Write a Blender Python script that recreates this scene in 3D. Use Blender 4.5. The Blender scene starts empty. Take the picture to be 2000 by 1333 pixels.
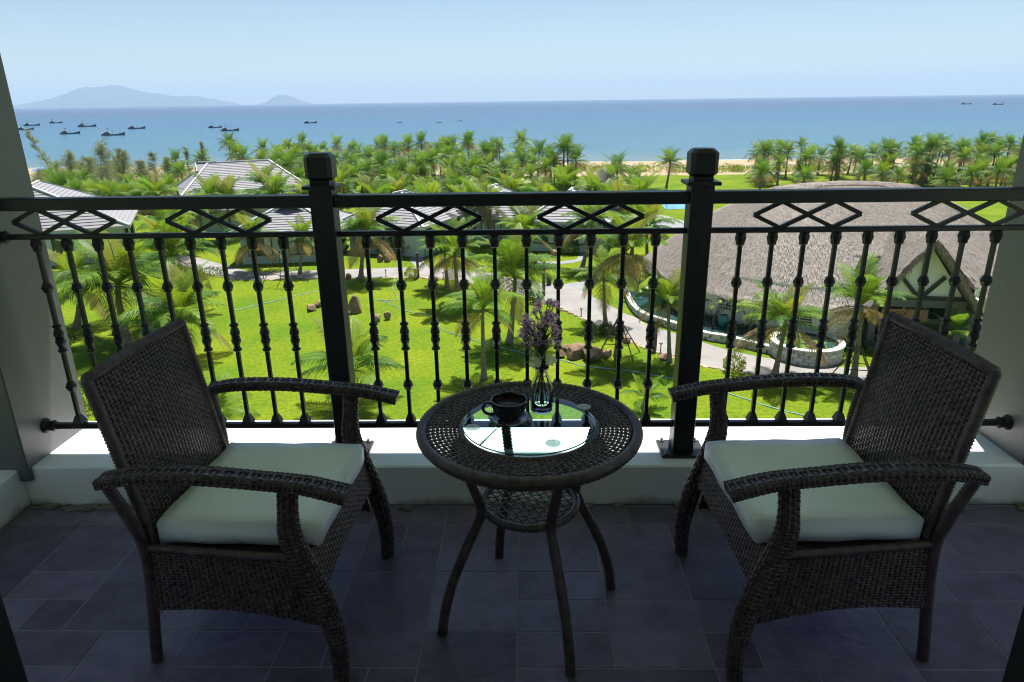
import bpy, bmesh, math, random
import numpy as np
from mathutils import Matrix, Vector
random.seed(7); np.random.seed(7)
S = bpy.context.scene
COL = S.collection
rad = math.radians

# ------------------------------------------------------------------ camera
CZ = 14.0                       # eye above the garden
FZ = CZ - 1.396                 # balcony floor
FOC, PIT, ROL, YAW = 1343.82, 0.33615, -0.01378, 0.02303
def basis():
    cy, sy, cp, sp = math.cos(YAW), math.sin(YAW), math.cos(PIT), math.sin(PIT)
    f = np.array([-sy*cp, cy*cp, -sp]); r = np.array([cy, sy, 0.0]); u = np.cross(r, f)
    cr, sr = math.cos(ROL), math.sin(ROL)
    return cr*r+sr*u, -sr*r+cr*u, f
CR, CU, CF = basis()
cam = bpy.data.cameras.new('camera'); camo = bpy.data.objects.new('camera', cam); COL.objects.link(camo)
cam.sensor_fit = 'HORIZONTAL'; cam.sensor_width = 36; cam.lens = 36*FOC/2000
cam.clip_start = 0.05; cam.clip_end = 80000
camo.matrix_world = Matrix(((CR[0], CU[0], -CF[0], 0), (CR[1], CU[1], -CF[1], 0), (CR[2], CU[2], -CF[2], CZ), (0, 0, 0, 1)))
S.camera = camo
def ray(x, y): return CF + CR*(x-1000)/FOC - CU*(y-666.5)/FOC
def G(x, y, z=0.0):             # photo pixel -> point at height z
    d = ray(x, y); p = d*((z-CZ)/d[2]); return Vector((p[0], p[1], z))
def onY(x, y, Y):
    d = ray(x, y); p = d*(Y/d[1]); return Vector((p[0], p[1], p[2]+CZ))
# ------------------------------------------------------------------ light
SUN_EL, SUN_AZ = rad(70), rad(15)       # sun over the sea, a little to the right of the view
world = bpy.data.worlds.new('World'); S.world = world; world.use_nodes = True
wn = world.node_tree.nodes; wl = world.node_tree.links
bg = wn['Background']; sky = wn.new('ShaderNodeTexSky'); sky.sky_type = 'NISHITA'; sky.sun_disc = False
sky.sun_elevation = SUN_EL; sky.sun_rotation = SUN_AZ; sky.air_density = 1.0; sky.dust_density = 0.15; sky.ozone_density = 2.0
wl.new(sky.outputs[0], bg.inputs[0]); bg.inputs[1].default_value = 0.05
sl = bpy.data.lights.new('sun', 'SUN'); sl.energy = 5.0; sl.angle = rad(0.53); sl.color = (1, .955, .88)
so = bpy.data.objects.new('sun', sl); COL.objects.link(so)
sd = Vector((math.sin(SUN_AZ)*math.cos(SUN_EL), math.cos(SUN_AZ)*math.cos(SUN_EL), math.sin(SUN_EL)))
so.rotation_euler = sd.to_track_quat('Z', 'Y').to_euler(); so.location = (0, 60, 200)
S.view_settings.view_transform = 'Standard'; S.view_settings.look = 'None'
S.view_settings.gamma = 1.0; S.view_settings.use_curve_mapping = False
S.view_settings.exposure = 1.2
cy = S.cycles
cy.use_denoising = True; cy.max_bounces = 10; cy.diffuse_bounces = 7; cy.glossy_bounces = 3; cy.transmission_bounces = 8
cy.transparent_max_bounces = 16; cy.volume_bounces = 0; cy.caustics_reflective = False; cy.caustics_refractive = False
cy.sample_clamp_indirect = 6.0; cy.filter_width = 1.1

# ------------------------------------------------------------------ helpers
class MB:
    def __init__(s): s.v = []; s.f = []; s.t = []
    def add(s, verts, faces, tint=None):
        o = len(s.v); s.v += [tuple(p) for p in verts]; s.f += [tuple(i+o for i in f) for f in faces]
        if tint is not None: s.t += [tint]*len(verts)
    def box(s, c, d, rz=0.0, ch=0.0):
        x, y, z = d[0]/2, d[1]/2, d[2]/2; ca, sa = math.cos(rz), math.sin(rz)
        def tr(a, b, e): return (c[0]+a*ca-b*sa, c[1]+a*sa+b*ca, c[2]+e)
        if ch <= 0:
            vs = [tr(a, b, e) for e in (-z, z) for a, b in ((-x, -y), (x, -y), (x, y), (-x, y))]
            s.add(vs, [(3, 2, 1, 0), (4, 5, 6, 7), (0, 1, 5, 4), (1, 2, 6, 5), (2, 3, 7, 6), (3, 0, 4, 7)])
        else:
            k = ch; rings = [(-z, k), (-z+k, 0), (z-k, 0), (z, k)]; vs = []
            for e, i in rings:
                a, b = x-i, y-i
                kk = min(k, a*.9, b*.9)
                vs += [tr(*p, e) for p in ((-a+kk, -b), (a-kk, -b), (a, -b+kk), (a, b-kk), (a-kk, b), (-a+kk, b), (-a, b-kk), (-a, -b+kk))]
            fs = [tuple(range(7, -1, -1)), tuple(range(24, 32))]
            for r in range(3):
                for i in range(8): j = (i+1) % 8; fs.append((r*8+i, r*8+j, r*8+8+j, r*8+8+i))
            s.add(vs, fs)
    def tube(s, pts, r, n=8, cap=True, tint=None):
        pts = [Vector(p) for p in pts]; m = len(pts)
        rr = [r]*m if not hasattr(r, '__len__') else list(r)
        vs = []; ref = Vector((0, 0, 1))
        d0 = (pts[1]-pts[0]).normalized()
        if abs(d0.z) > .9: ref = Vector((1, 0, 0))
        a = d0.cross(ref).normalized()
        for i, p in enumerate(pts):
            d = (pts[min(i+1, m-1)]-pts[max(i-1, 0)]).normalized()
            a = (a - d*a.dot(d))
            a = a.normalized() if a.length > 1e-6 else d.orthogonal().normalized()
            b = d.cross(a)
            for k in range(n):
                t = 2*math.pi*k/n; vs.append(p+(a*math.cos(t)+b*math.sin(t))*rr[i])
        fs = [(i*n+k, i*n+(k+1) % n, (i+1)*n+(k+1) % n, (i+1)*n+k) for i in range(m-1) for k in range(n)]
        if cap: fs += [tuple(range(n-1, -1, -1)), tuple((m-1)*n+k for k in range(n))]
        s.add(vs, fs, tint)
    def bar(s, a, b, w, h, up=(0, 0, 1)):
        a, b = Vector(a), Vector(b); d = (b-a).normalized(); x = d.cross(Vector(up))
        x = x.normalized() if x.length > 1e-5 else d.orthogonal().normalized()
        z = x.cross(d)
        vs = [p+x*i*w/2+z*j*h/2 for p in (a, b) for i, j in ((-1, -1), (1, -1), (1, 1), (-1, 1))]
        s.add(vs, [(3, 2, 1, 0), (4, 5, 6, 7), (0, 1, 5, 4), (1, 2, 6, 5), (2, 3, 7, 6), (3, 0, 4, 7)])
    def lathe(s, prof, n=24, c=(0, 0, 0), cap=True, rot=0.0):
        vs = [(c[0]+r*math.cos(2*math.pi*k/n+rot), c[1]+r*math.sin(2*math.pi*k/n+rot), c[2]+z) for r, z in prof for k in range(n)]
        m = len(prof)
        fs = [(i*n+k, i*n+(k+1) % n, (i+1)*n+(k+1) % n, (i+1)*n+k) for i in range(m-1) for k in range(n)]
        if cap: fs += [tuple(range(n-1, -1, -1)), tuple((m-1)*n+k for k in range(n))]
        s.add(vs, fs)
    def prism(s, poly, z0, z1):
        n = len(poly); vs = [(p[0], p[1], z0) for p in poly]+[(p[0], p[1], z1) for p in poly]
        s.add(vs, [tuple(range(n-1, -1, -1)), tuple(range(n, 2*n))]+[(i, (i+1) % n, n+(i+1) % n, n+i) for i in range(n)])
    def mesh(s, name, mat=None, smooth=False):
        me = bpy.data.meshes.new(name); me.from_pydata(s.v, [], s.f); me.update()
        if s.t and len(s.t) == len(s.v):
            a = me.attributes.new('tint', 'FLOAT', 'POINT'); a.data.foreach_set('value', s.t)
        if mat: me.materials.append(mat)
        if smooth: me.polygons.foreach_set('use_smooth', [True]*len(me.polygons))
        return me
    def obj(s, name, mat, parent=None, smooth=False, loc=None):
        return link(name, s.mesh(name, mat, smooth), parent, loc)
def link(name, me, parent=None, loc=None, rz=0.0, scale=None):
    o = bpy.data.objects.new(name, me); COL.objects.link(o)
    if parent: o.parent = parent
    if loc is not None: o.location = loc
    if rz: o.rotation_euler = (0, 0, rz)
    if scale: o.scale = (scale, scale, scale) if not hasattr(scale, '__len__') else scale
    return o
def tag(o, label=None, cat=None, group=None, kind=None):
    if label: o['label'] = label
    if cat: o['category'] = cat
    if group: o['group'] = group
    if kind: o['kind'] = kind
    return o
def thing(name, label, cat, loc=(0, 0, 0), rz=0.0, group=None):
    return tag(link(name, None, None, loc, rz), label, cat, group)
def np_mesh(name, V, F, mat, smooth=True):
    me = bpy.data.meshes.new(name)
    me.from_pydata(V.reshape(-1, 3).tolist(), [], F.reshape(-1, 4).tolist()); me.update()
    me.materials.append(mat)
    if smooth: me.polygons.foreach_set('use_smooth', [True]*len(me.polygons))
    return me

# ---- materials
def mat(name, col=(.5, .5, .5), rough=.6, spec=.5, metal=0.0, var=0.0, vscale=5.0, bump=0.0, bscale=40.0, col2=None, objvar=0.0, coat=0.0, detail=4, stretch=None, world_co=False):
    m = bpy.data.materials.new(name); m.use_nodes = True; n = m.node_tree.nodes; l = m.node_tree.links
    b = n['Principled BSDF']; b.inputs['Roughness'].default_value = rough; b.inputs['Specular IOR Level'].default_value = spec
    b.inputs['Metallic'].default_value = metal; b.inputs['Base Color'].default_value = (*col, 1)
    if coat: b.inputs['Coat Weight'].default_value = coat
    if world_co: co = n.new('ShaderNodeNewGeometry').outputs['Position']
    else: co = n.new('ShaderNodeTexCoord').outputs['Object']
    if stretch:
        mp = n.new('ShaderNodeMapping'); mp.inputs['Scale'].default_value = stretch; l.new(co, mp.inputs[0]); co = mp.outputs[0]
    out = None
    if var or col2:
        t = n.new('ShaderNodeTexNoise'); t.inputs['Scale'].default_value = vscale; t.inputs['Detail'].default_value = detail; l.new(co, t.inputs['Vector'])
        r = n.new('ShaderNodeValToRGB'); r.color_ramp.elements[0].position = .32; r.color_ramp.elements[1].position = .68
        c2 = col2 or tuple(c*(1+var) for c in col); c1 = col if col2 else tuple(c*(1-var) for c in col)
        r.color_ramp.elements[0].color = (*c1, 1); r.color_ramp.elements[1].color = (*c2, 1)
        l.new(t.outputs[0], r.inputs[0]); out = r.outputs[0]
    if objvar:
        oi = n.new('ShaderNodeObjectInfo'); mr = n.new('ShaderNodeMapRange'); mr.inputs[3].default_value = 1-objvar; mr.inputs[4].default_value = 1+objvar
        l.new(oi.outputs['Random'], mr.inputs[0]); mx = n.new('ShaderNodeVectorMath'); mx.operation = 'SCALE'
        if out: l.new(out, mx.inputs[0])
        else: mx.inputs[0].default_value = col
        l.new(mr.outputs[0], mx.inputs['Scale']); out = mx.outputs[0]
    if out: l.new(out, b.inputs['Base Color'])
    if bump:
        t = n.new('ShaderNodeTexNoise'); t.inputs['Scale'].default_value = bscale; t.inputs['Detail'].default_value = 5; l.new(co, t.inputs['Vector'])
        bp = n.new('ShaderNodeBump'); bp.inputs['Strength'].default_value = bump; bp.inputs['Distance'].default_value = .02
        l.new(t.outputs[0], bp.inputs['Height']); l.new(bp.outputs[0], b.inputs['Normal'])
    return m
def leafmat(name, c0, c1, dry, trans=.45, rough=.42):
    """foliage: object random between c0 and c1, the 'tint' attribute turns it dry"""
    m = bpy.data.materials.new(name); m.use_nodes = True; n = m.node_tree.nodes; l = m.node_tree.links
    b = n['Principled BSDF']; b.inputs['Roughness'].default_value = rough; b.inputs['Specular IOR Level'].default_value = .22
    oi = n.new('ShaderNodeObjectInfo'); mx = n.new('ShaderNodeMix'); mx.data_type = 'RGBA'
    mx.inputs[6].default_value = (*c0, 1); mx.inputs[7].default_value = (*c1, 1); l.new(oi.outputs['Random'], mx.inputs[0])
    at = n.new('ShaderNodeAttribute'); at.attribute_name = 'tint'
    m2 = n.new('ShaderNodeMix'); m2.data_type = 'RGBA'; l.new(at.outputs['Fac'], m2.inputs[0]); l.new(mx.outputs[2], m2.inputs[6]); m2.inputs[7].default_value = (*dry, 1)
    l.new(m2.outputs[2], b.inputs['Base Color'])
    tr = n.new('ShaderNodeBsdfTranslucent'); g = n.new('ShaderNodeVectorMath'); g.operation = 'MULTIPLY'; g.inputs[1].default_value = (1.9, 1.75, .9)
    l.new(m2.outputs[2], g.inputs[0]); l.new(g.outputs[0], tr.inputs[0])
    ms = n.new('ShaderNodeMixShader'); ms.inputs[0].default_value = trans
    l.new(b.outputs[0], ms.inputs[1]); l.new(tr.outputs[0], ms.inputs[2]); l.new(ms.outputs[0], n['Material Output'].inputs[0])
    return m
M = {}
M['white'] = mat('white_paint', (.80, .81, .82), .55, var=.05, vscale=3, bump=.08, bscale=30)
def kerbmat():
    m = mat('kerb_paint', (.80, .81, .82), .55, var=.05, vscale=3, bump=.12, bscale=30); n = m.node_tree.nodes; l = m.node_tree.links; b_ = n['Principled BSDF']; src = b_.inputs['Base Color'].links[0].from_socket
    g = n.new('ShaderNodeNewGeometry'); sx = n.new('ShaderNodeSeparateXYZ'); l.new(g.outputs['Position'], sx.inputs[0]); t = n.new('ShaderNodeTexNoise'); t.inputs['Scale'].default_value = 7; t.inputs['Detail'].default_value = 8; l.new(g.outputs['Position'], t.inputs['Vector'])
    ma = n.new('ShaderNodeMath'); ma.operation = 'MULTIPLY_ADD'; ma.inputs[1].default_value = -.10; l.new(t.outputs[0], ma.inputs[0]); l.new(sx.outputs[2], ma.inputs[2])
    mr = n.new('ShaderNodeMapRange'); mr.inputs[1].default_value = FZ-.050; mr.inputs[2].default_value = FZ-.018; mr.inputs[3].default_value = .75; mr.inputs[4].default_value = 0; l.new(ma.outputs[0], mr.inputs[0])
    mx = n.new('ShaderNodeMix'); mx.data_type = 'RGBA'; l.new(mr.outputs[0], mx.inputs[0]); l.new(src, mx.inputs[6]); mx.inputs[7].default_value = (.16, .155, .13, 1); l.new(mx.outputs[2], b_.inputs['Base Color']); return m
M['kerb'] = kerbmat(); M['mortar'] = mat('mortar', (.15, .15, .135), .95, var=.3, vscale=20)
M['pillar'] = mat('grey_paint', (.115, .115, .118), .5, var=.06, vscale=2, bump=.1, bscale=25)
M['tile'] = mat('slate', (.155, .125, .200), .42, spec=.4, var=.22, vscale=14, bump=.35, bscale=22, objvar=.28, detail=8, world_co=True)
M['grout'] = mat('grout', (.27, .25, .29), .9)
M['metal'] = mat('black_metal', (.012, .013, .016), .42, spec=.4, bump=.05, bscale=60)
M['bolt'] = mat('steel', (.35, .34, .32), .4, metal=1)
M['wicker'] = mat('wicker', (.078, .053, .060), .40, spec=.55, var=.45, vscale=45)
M['cushion'] = mat('cushion', (.86, .91, 1.0), .7, spec=.2, var=.03, vscale=6, bump=.15, bscale=9)
M['frame'] = mat('black_aluminium', (.008, .008, .009), .5)
M['room'] = mat('unseen_room_wall', (.70, .69, .67), .8)
M['soffit'] = mat('white_soffit', (.84, .84, .83), .8)

# ------------------------------------------------------------------ BALCONY
def Z(z): return FZ+z
KY0, KY1, KT = 2.173, 2.56, .163
# slab, room and walls -------------------------------------------------
b = MB(); b.box((0, 1.2, FZ-.1514), (4.44, 2.8, .3)); floor = tag(b.obj('balcony_floor', M['grout']), kind='structure')
mod = .129; X0, Y0 = -.0325, 2.057
nx0, nx1, ny0, ny1 = -14, 15, -1, 11
used = set(); tiles = {}
rt = random.Random(11)
for j in range(ny0, ny1):
    for i in range(nx0, nx1):
        if (i, j) in used: continue
        opts = [(3, 2), (2, 2), (2, 1), (2, 2), (1, 1), (2, 1), (1, 1), (1, 2), (2, 3)]; rt.shuffle(opts)
        for w, h in opts+[(1, 1)]:
            cells = [(i+a, j+c) for a in range(w) for c in range(h)]
            if all(c not in used and c[0] < nx1 and c[1] < ny1 for c in cells) and not (j == ny0 and h > 1): break
        used.update(cells)
        x0, x1 = X0+i*mod, X0+(i+w)*mod; y1 = Y0-j*mod; y0 = Y0-(j+h)*mod
        x0, x1 = max(x0, -1.838), min(x1, 1.838); y1 = min(y1, KY0-.002)
        if x1-x0 < .02 or y1-y0 < .02: continue
        g = .0022; key = (round(x1-x0, 3), round(y1-y0, 3))
        if key not in tiles:
            q = MB(); q.box((0, 0, 0), (key[0]-2*g, key[1]-2*g, .012), ch=.0012); tiles[key] = q.mesh('tile', M['tile'])
        link('tile', tiles[key], floor, ((x0+x1)/2, (y0+y1)/2, FZ-.006+rt.uniform(-.0007, .0007)))
b = MB()
b.box((0, (KY0+KY1)/2, Z(KT/2)), (3.68, KY1-KY0, KT), ch=.006)
for s in (-1, 1): b.box((s*2.03, 1.52, Z(KT/2)), (.38, 2.08, KT-.004), ch=.006)
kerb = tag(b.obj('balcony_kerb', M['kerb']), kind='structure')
q = MB(); r1 = random.Random(14)
for k_ in range(46):
    x_ = r1.choice((r1.uniform(-1.82, -1.2), r1.uniform(1.2, 1.82), r1.uniform(-1.8, 1.8))); q.box((x_, KY0-.008+r1.uniform(-.012, .004), FZ+.004), (r1.uniform(.02, .10), r1.uniform(.015, .04), r1.uniform(.006, .016)), r1.uniform(-.4, .4), .003)
tag(q.obj('mortar_smear', M['mortar'], kerb), kind='stuff')
b = MB(); b.box((-2.1, 2.34, Z(1.5)+KT/2), (.6, .37, 3-KT+.1), ch=.004); tag(b.obj('pillar_left', M['pillar']), kind='structure')
b = MB(); b.box((2.04, 2.36, Z(1.5)+KT/2), (.6, .37, 3-KT+.1), ch=.004); tag(b.obj('pillar_right', M['pillar']), kind='structure')
b = MB(); b.box((0, 1.455, Z(2.8)), (4.9, 3.43, .2)); tag(b.obj('balcony_ceiling', M['soffit']), kind='structure')
b = MB(); b.box((0, -1.2, FZ-.16), (6, 1.99, .3)); tag(b.obj('unseen_room_floor', M['soffit']), kind='structure')  # unseen made-up room behind the camera, kept shallow and white to return light
b = MB()
for s in (-1, 1):
    xi = .85 if s < 0 else .7825; b.box((s*(xi+2.72)/2, .70, Z(1.35)), (2.72-xi, .12, 2.7)); b.box((s*2.75, -.75, Z(1.35)), (.1, 2.77, 2.7))
b.box((-.034, .70, Z(2.58)), (1.63, .12, .24)); b.box((0, -2.1, Z(1.35)), (5.4, .1, 2.7))  # rear wall pulled close so more light bounces back to the balcony
tag(b.obj('unseen_room_wall', M['soffit']), kind='structure')
b = MB(); b.box((0, -1.24, Z(2.8)), (6, 1.92, .2)); tag(b.obj('unseen_room_ceiling', M['soffit']), kind='structure')
dr = thing('sliding_door_frame', 'black aluminium frame of the open sliding door onto the balcony', 'door frame', (0, .75, FZ))
for x in (-.8125, .745):
    b = MB(); b.box((x, 0, 1.2), (.075, .14, 2.4), ch=.003); b.obj('jamb', M['frame'], dr)
b = MB(); b.box((-.034, 0, 2.43), (1.63, .14, .06)); b.obj('head', M['frame'], dr)

# railing ---------------------------------------------------------------
RY = 2.289
rail = thing('railing', 'black metal balcony railing with knobbed balusters and diamond frieze on the white kerb', 'railing', (0, RY, FZ))
XL, XR, PX = -1.80, 1.742, (-.668, .5675)
def local_bar(name, x0, x1, z, w, h, ch=.002, par=None):
    b = MB(); b.box(((x0+x1)/2, 0, z), (x1-x0, w, h), ch=ch); return b.obj(name, M['metal'], par or rail)
secs = [(XL, PX[0]-.0375), (PX[0]+.0375, PX[1]-.0375), (PX[1]+.0375, XR)]
for a, c in secs:
    local_bar('top_rail', a, c, 1.091, .05, .040, .003)
    local_bar('lower_rail', a, c, .981, .02, .018); local_bar('bottom_rail', a, c, .2725, .022, .020)
for x, sgn in ((XL, 1), (XR, -1)):
    for z in (.981, .2725):
        b = MB(); b.lathe([(.028, 0), (.028, .006), (.02, .012), (.018, .03), (.022, .034), (.014, .045)], 12)
        o = b.obj('wall_flange', M['metal'], rail, True); o.location = (x, 0, z); o.rotation_euler = (0, sgn*math.pi/2, 0)
# baluster mesh
q = MB()
def sq(prof, n=4): q.lathe(prof, n, rot=math.pi/4)
sq([(.0088, .28), (.0088, .975)])
def knob(z, r=.0185): sq([(.0115, z-.017), (.0145, z-.0145), (.0145, z-.011), (r, z-.003), (r, z+.003), (.0145, z+.011), (.0145, z+.0145), (.0115, z+.017)], 8)
knob(.802); knob(.431); sq([(.026, .283), (.026, .288), (.0145, .312), (.0115, .316)], 4); sq([(.0115, .930), (.015, .934), (.015, .940), (.019, .953), (.019, .958), (.0165, .966), (.0165, .972)], 8)
q.lathe([(.010, .564), (.0155, .568), (.0155, .573), (.0105, .578), (.0115, .588), (.0150, .597), (.0168, .604), (.0160, .610), (.0120, .614), (.0152, .6165), (.0152, .6195), (.0120, .622), (.0160, .627), (.0168, .634), (.0150, .642), (.0115, .652), (.0100, .657), (.0155, .660), (.0155, .665), (.010, .669)], 12)
bal = q.mesh('baluster', M['metal'])
for x0, st, n in ((-1.6655, .1055, 9), (-.5384, .1078, 10), (.7134, .1046, 9)):
    for i in range(n): link('baluster', bal, rail, (x0+st*i, 0, 0), rz=random.uniform(-.03, .03))
q = MB(); hw, hz = .088, .0425
for a, c in (((-hw, -.0), (0, hz)), ((0, hz), (hw, 0)), ((hw, 0), (0, -hz)), ((0, -hz), (-hw, 0))):
    q.bar((a[0], 0, a[1]), (c[0], 0, c[1]), .013, .012, up=(0, 1, 0))
dia = q.mesh('diamond', M['metal'])
for px, py in ((76, 433), (174.5, 433), (375.5, 432), (478, 431), (787, 429), (889, 427), (1102, 426), (1205, 426), (1525.6, 418), (1629, 417), (1835, 414), (1945.6, 411)):
    link('diamond', dia, rail, (onY(px, py, RY).x, 0, 1.0305))
for x in PX:
    b = MB(); b.box((x, 0, (KT+1.131)/2+.002), (.075, .075, 1.131-KT), ch=.0025); post = b.obj('post', M['metal'], rail)
    b = MB(); b.box((x, 0, 1.138), (.108, .108, .012), ch=.002); b.obj('collar_plate', M['metal'], post)
    b = MB(); b.box((x, 0, 1.151), (.064, .064, .016)); b.box((x, 0, 1.2005), (.088, .088, .089), ch=.013); b.obj('cap', M['metal'], post)
    b = MB(); b.box((x, 0, KT+.006), (.16, .13, .01), ch=.001); b.obj('base_plate', M['metal'], post)
    for sx in (-1, 1):
        for sy in (-1, 1):
            b = MB(); b.lathe([(.009, 0), (.009, .007), (.005, .0075), (.005, .017), (.003, .018)], 6, (x+sx*.062, sy*.05, KT+.0105)); b.obj('bolt', M['bolt'], post)

# ---- woven surfaces ------------------------------------------------------
def weave(Sf, nu, nv, w=.84, amp=.0022, th=.0016, seg=4, wseg=3, closed_u=False, ww=.5):
    """interlaced strands over the surface Sf(u, v) -> (points, normals)"""
    Vs, Fs, off = [], [], 0
    def strips(U, Vc, dU, dV, N):
        nonlocal off
        P0, n0 = Sf(U, Vc); out = []
        for a, t in ((-1, 0), (0, 1), (1, 0), (0, -1)):
            P, _ = Sf(U+a*dU, Vc+a*dV); out.append(P+n0*(N+t*th)[..., None])
        A = np.stack(out, 2)                      # rows, samples, 4, 3
        r, m = A.shape[:2]; idx = np.arange(r*m*4).reshape(r, m, 4)+off
        f = [np.stack([idx[:, :-1, k], idx[:, 1:, k], idx[:, 1:, (k+1) % 4], idx[:, :-1, (k+1) % 4]], -1).reshape(-1, 4) for k in range(4)]
        Vs.append(A.reshape(-1, 3)); Fs.extend(f); off += r*m*4
    u = np.linspace(0, 1, nu*seg+1); j = np.arange(nv)
    U, J = np.meshgrid(u, j); V = (J+.5)/nv
    strips(U, V, 0*U, .5*w/nv+0*U, amp*np.cos(np.pi*(U*nu-.5+J)))
    v = np.linspace(0, 1, nv*wseg+1); i = np.arange(nu)
    V, I = np.meshgrid(v, i); U = (I+.5)/nu
    strips(U, V, .5*ww/nu+0*V, 0*V, -amp*.9*np.cos(np.pi*(I+V*nv-.5)))
    return np.concatenate(Vs), np.concatenate(Fs)
def woven(name, Sf, nu, nv, parent, **k):
    Vv, Ff = weave(Sf, nu, nv, **k); return link(name, np_mesh(name, Vv, Ff, M['wicker']), parent)
def patch(p00, p10, p01, p11, bulge=0.0, sagv=0.0):
    p00, p10, p01, p11 = [np.array(p, float) for p in (p00, p10, p01, p11)]
    nn = np.cross(p10-p00, p01-p00); nn /= np.linalg.norm(nn)
    def f(u, v):
        u = np.clip(u, 0, 1)[..., None]; v = np.clip(v, 0, 1)[..., None]
        P = p00*(1-u)*(1-v)+p10*u*(1-v)+p01*(1-u)*v+p11*u*v + nn*bulge*np.sin(np.pi*u)*4*v*(1-v)
        P = P + np.array([0, 0, 1.])*sagv*np.sin(np.pi*u)*(1-v)
        return P, np.broadcast_to(nn, P.shape)
    return f
def spline(pts, n):
    P = np.array(pts, float); m = len(P); t = np.linspace(0, m-1, n); out = []
    for x in t:
        i = min(int(x), m-2); f = x-i
        a, b_, c, d = P[max(i-1, 0)], P[i], P[i+1], P[min(i+2, m-1)]
        out.append(.5*((2*b_)+(-a+c)*f+(2*a-5*b_+4*c-d)*f*f+(-a+3*b_-3*c+d)*f**3))
    return np.array(out)
def sleeve(path, width, thick, side=(1, 0, 0), k=2.6):
    """closed band round a path; v runs round a rounded-rectangle section"""
    C = spline(path, 60); Wd = np.interp(np.linspace(0, 1, 60), np.linspace(0, 1, len(width)), width); Tk = np.interp(np.linspace(0, 1, 60), np.linspace(0, 1, len(thick)), thick)
    D = np.gradient(C, axis=0); D /= np.linalg.norm(D, axis=1)[:, None]; sd_ = np.array(side, float)
    A = sd_-D*(D@sd_)[:, None]; A /= np.linalg.norm(A, axis=1)[:, None]; B = np.cross(A, D)
    tt = np.linspace(0, 1, 60)
    def f(u, v):
        sh = u.shape; u = np.clip(u, 0, 1).ravel(); v = v.ravel()
        def I(X): return np.stack([np.interp(u, tt, X[:, c]) for c in range(3)], -1)
        c, a, bb = I(C), I(A), I(B); w, t = np.interp(u, tt, Wd)/2, np.interp(u, tt, Tk)/2
        an = 2*np.pi*v; ca, sa = np.cos(an), np.sin(an)
        x = np.sign(ca)*np.abs(ca)**(2/k); y = np.sign(sa)*np.abs(sa)**(2/k)
        P = c+a*(w*x)[:, None]+bb*(t*y)[:, None]
        nx, ny = ca/np.maximum(w, 1e-4), sa/np.maximum(t, 1e-4)
        N = a*nx[:, None]+bb*ny[:, None]; N /= np.linalg.norm(N, axis=1)[:, None]
        return P.reshape(*sh, 3), N.reshape(*sh, 3)
    return f
def core(name, path, w, t, parent, side=(1, 0, 0), kk=2.6):
    """dark frame bar inside a sleeve"""
    f = sleeve(path, w, t, side, kk); u, v = np.meshgrid(np.linspace(0, 1, 25), np.linspace(0, 1, 13)[:-1], indexing='ij')
    P, _ = f(u, v); idx = np.arange(25*12).reshape(25, 12); i2 = np.roll(idx, -1, 1)
    F = np.stack([idx[:-1], idx[1:], i2[1:], i2[:-1]], -1)
    me = bpy.data.meshes.new(name); me.from_pydata(P.reshape(-1, 3).tolist(), [], F.reshape(-1, 4).tolist()+[list(range(11, -1, -1)), [24*12+k for k in range(12)]]); me.update()
    me.materials.append(M['wicker']); return link(name, me, parent)
def wrapped(name, path, r, parent, turns=90, n=8):
    """a round bar closely wound with cane"""
    C = spline(path, turns*2+1); rr = [r*(.93+.22*(i % 2)) for i in range(len(C))]
    q = MB(); q.tube([tuple(p) for p in C], rr, n); return q.obj(name, M['wicker'], parent, True)

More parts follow.
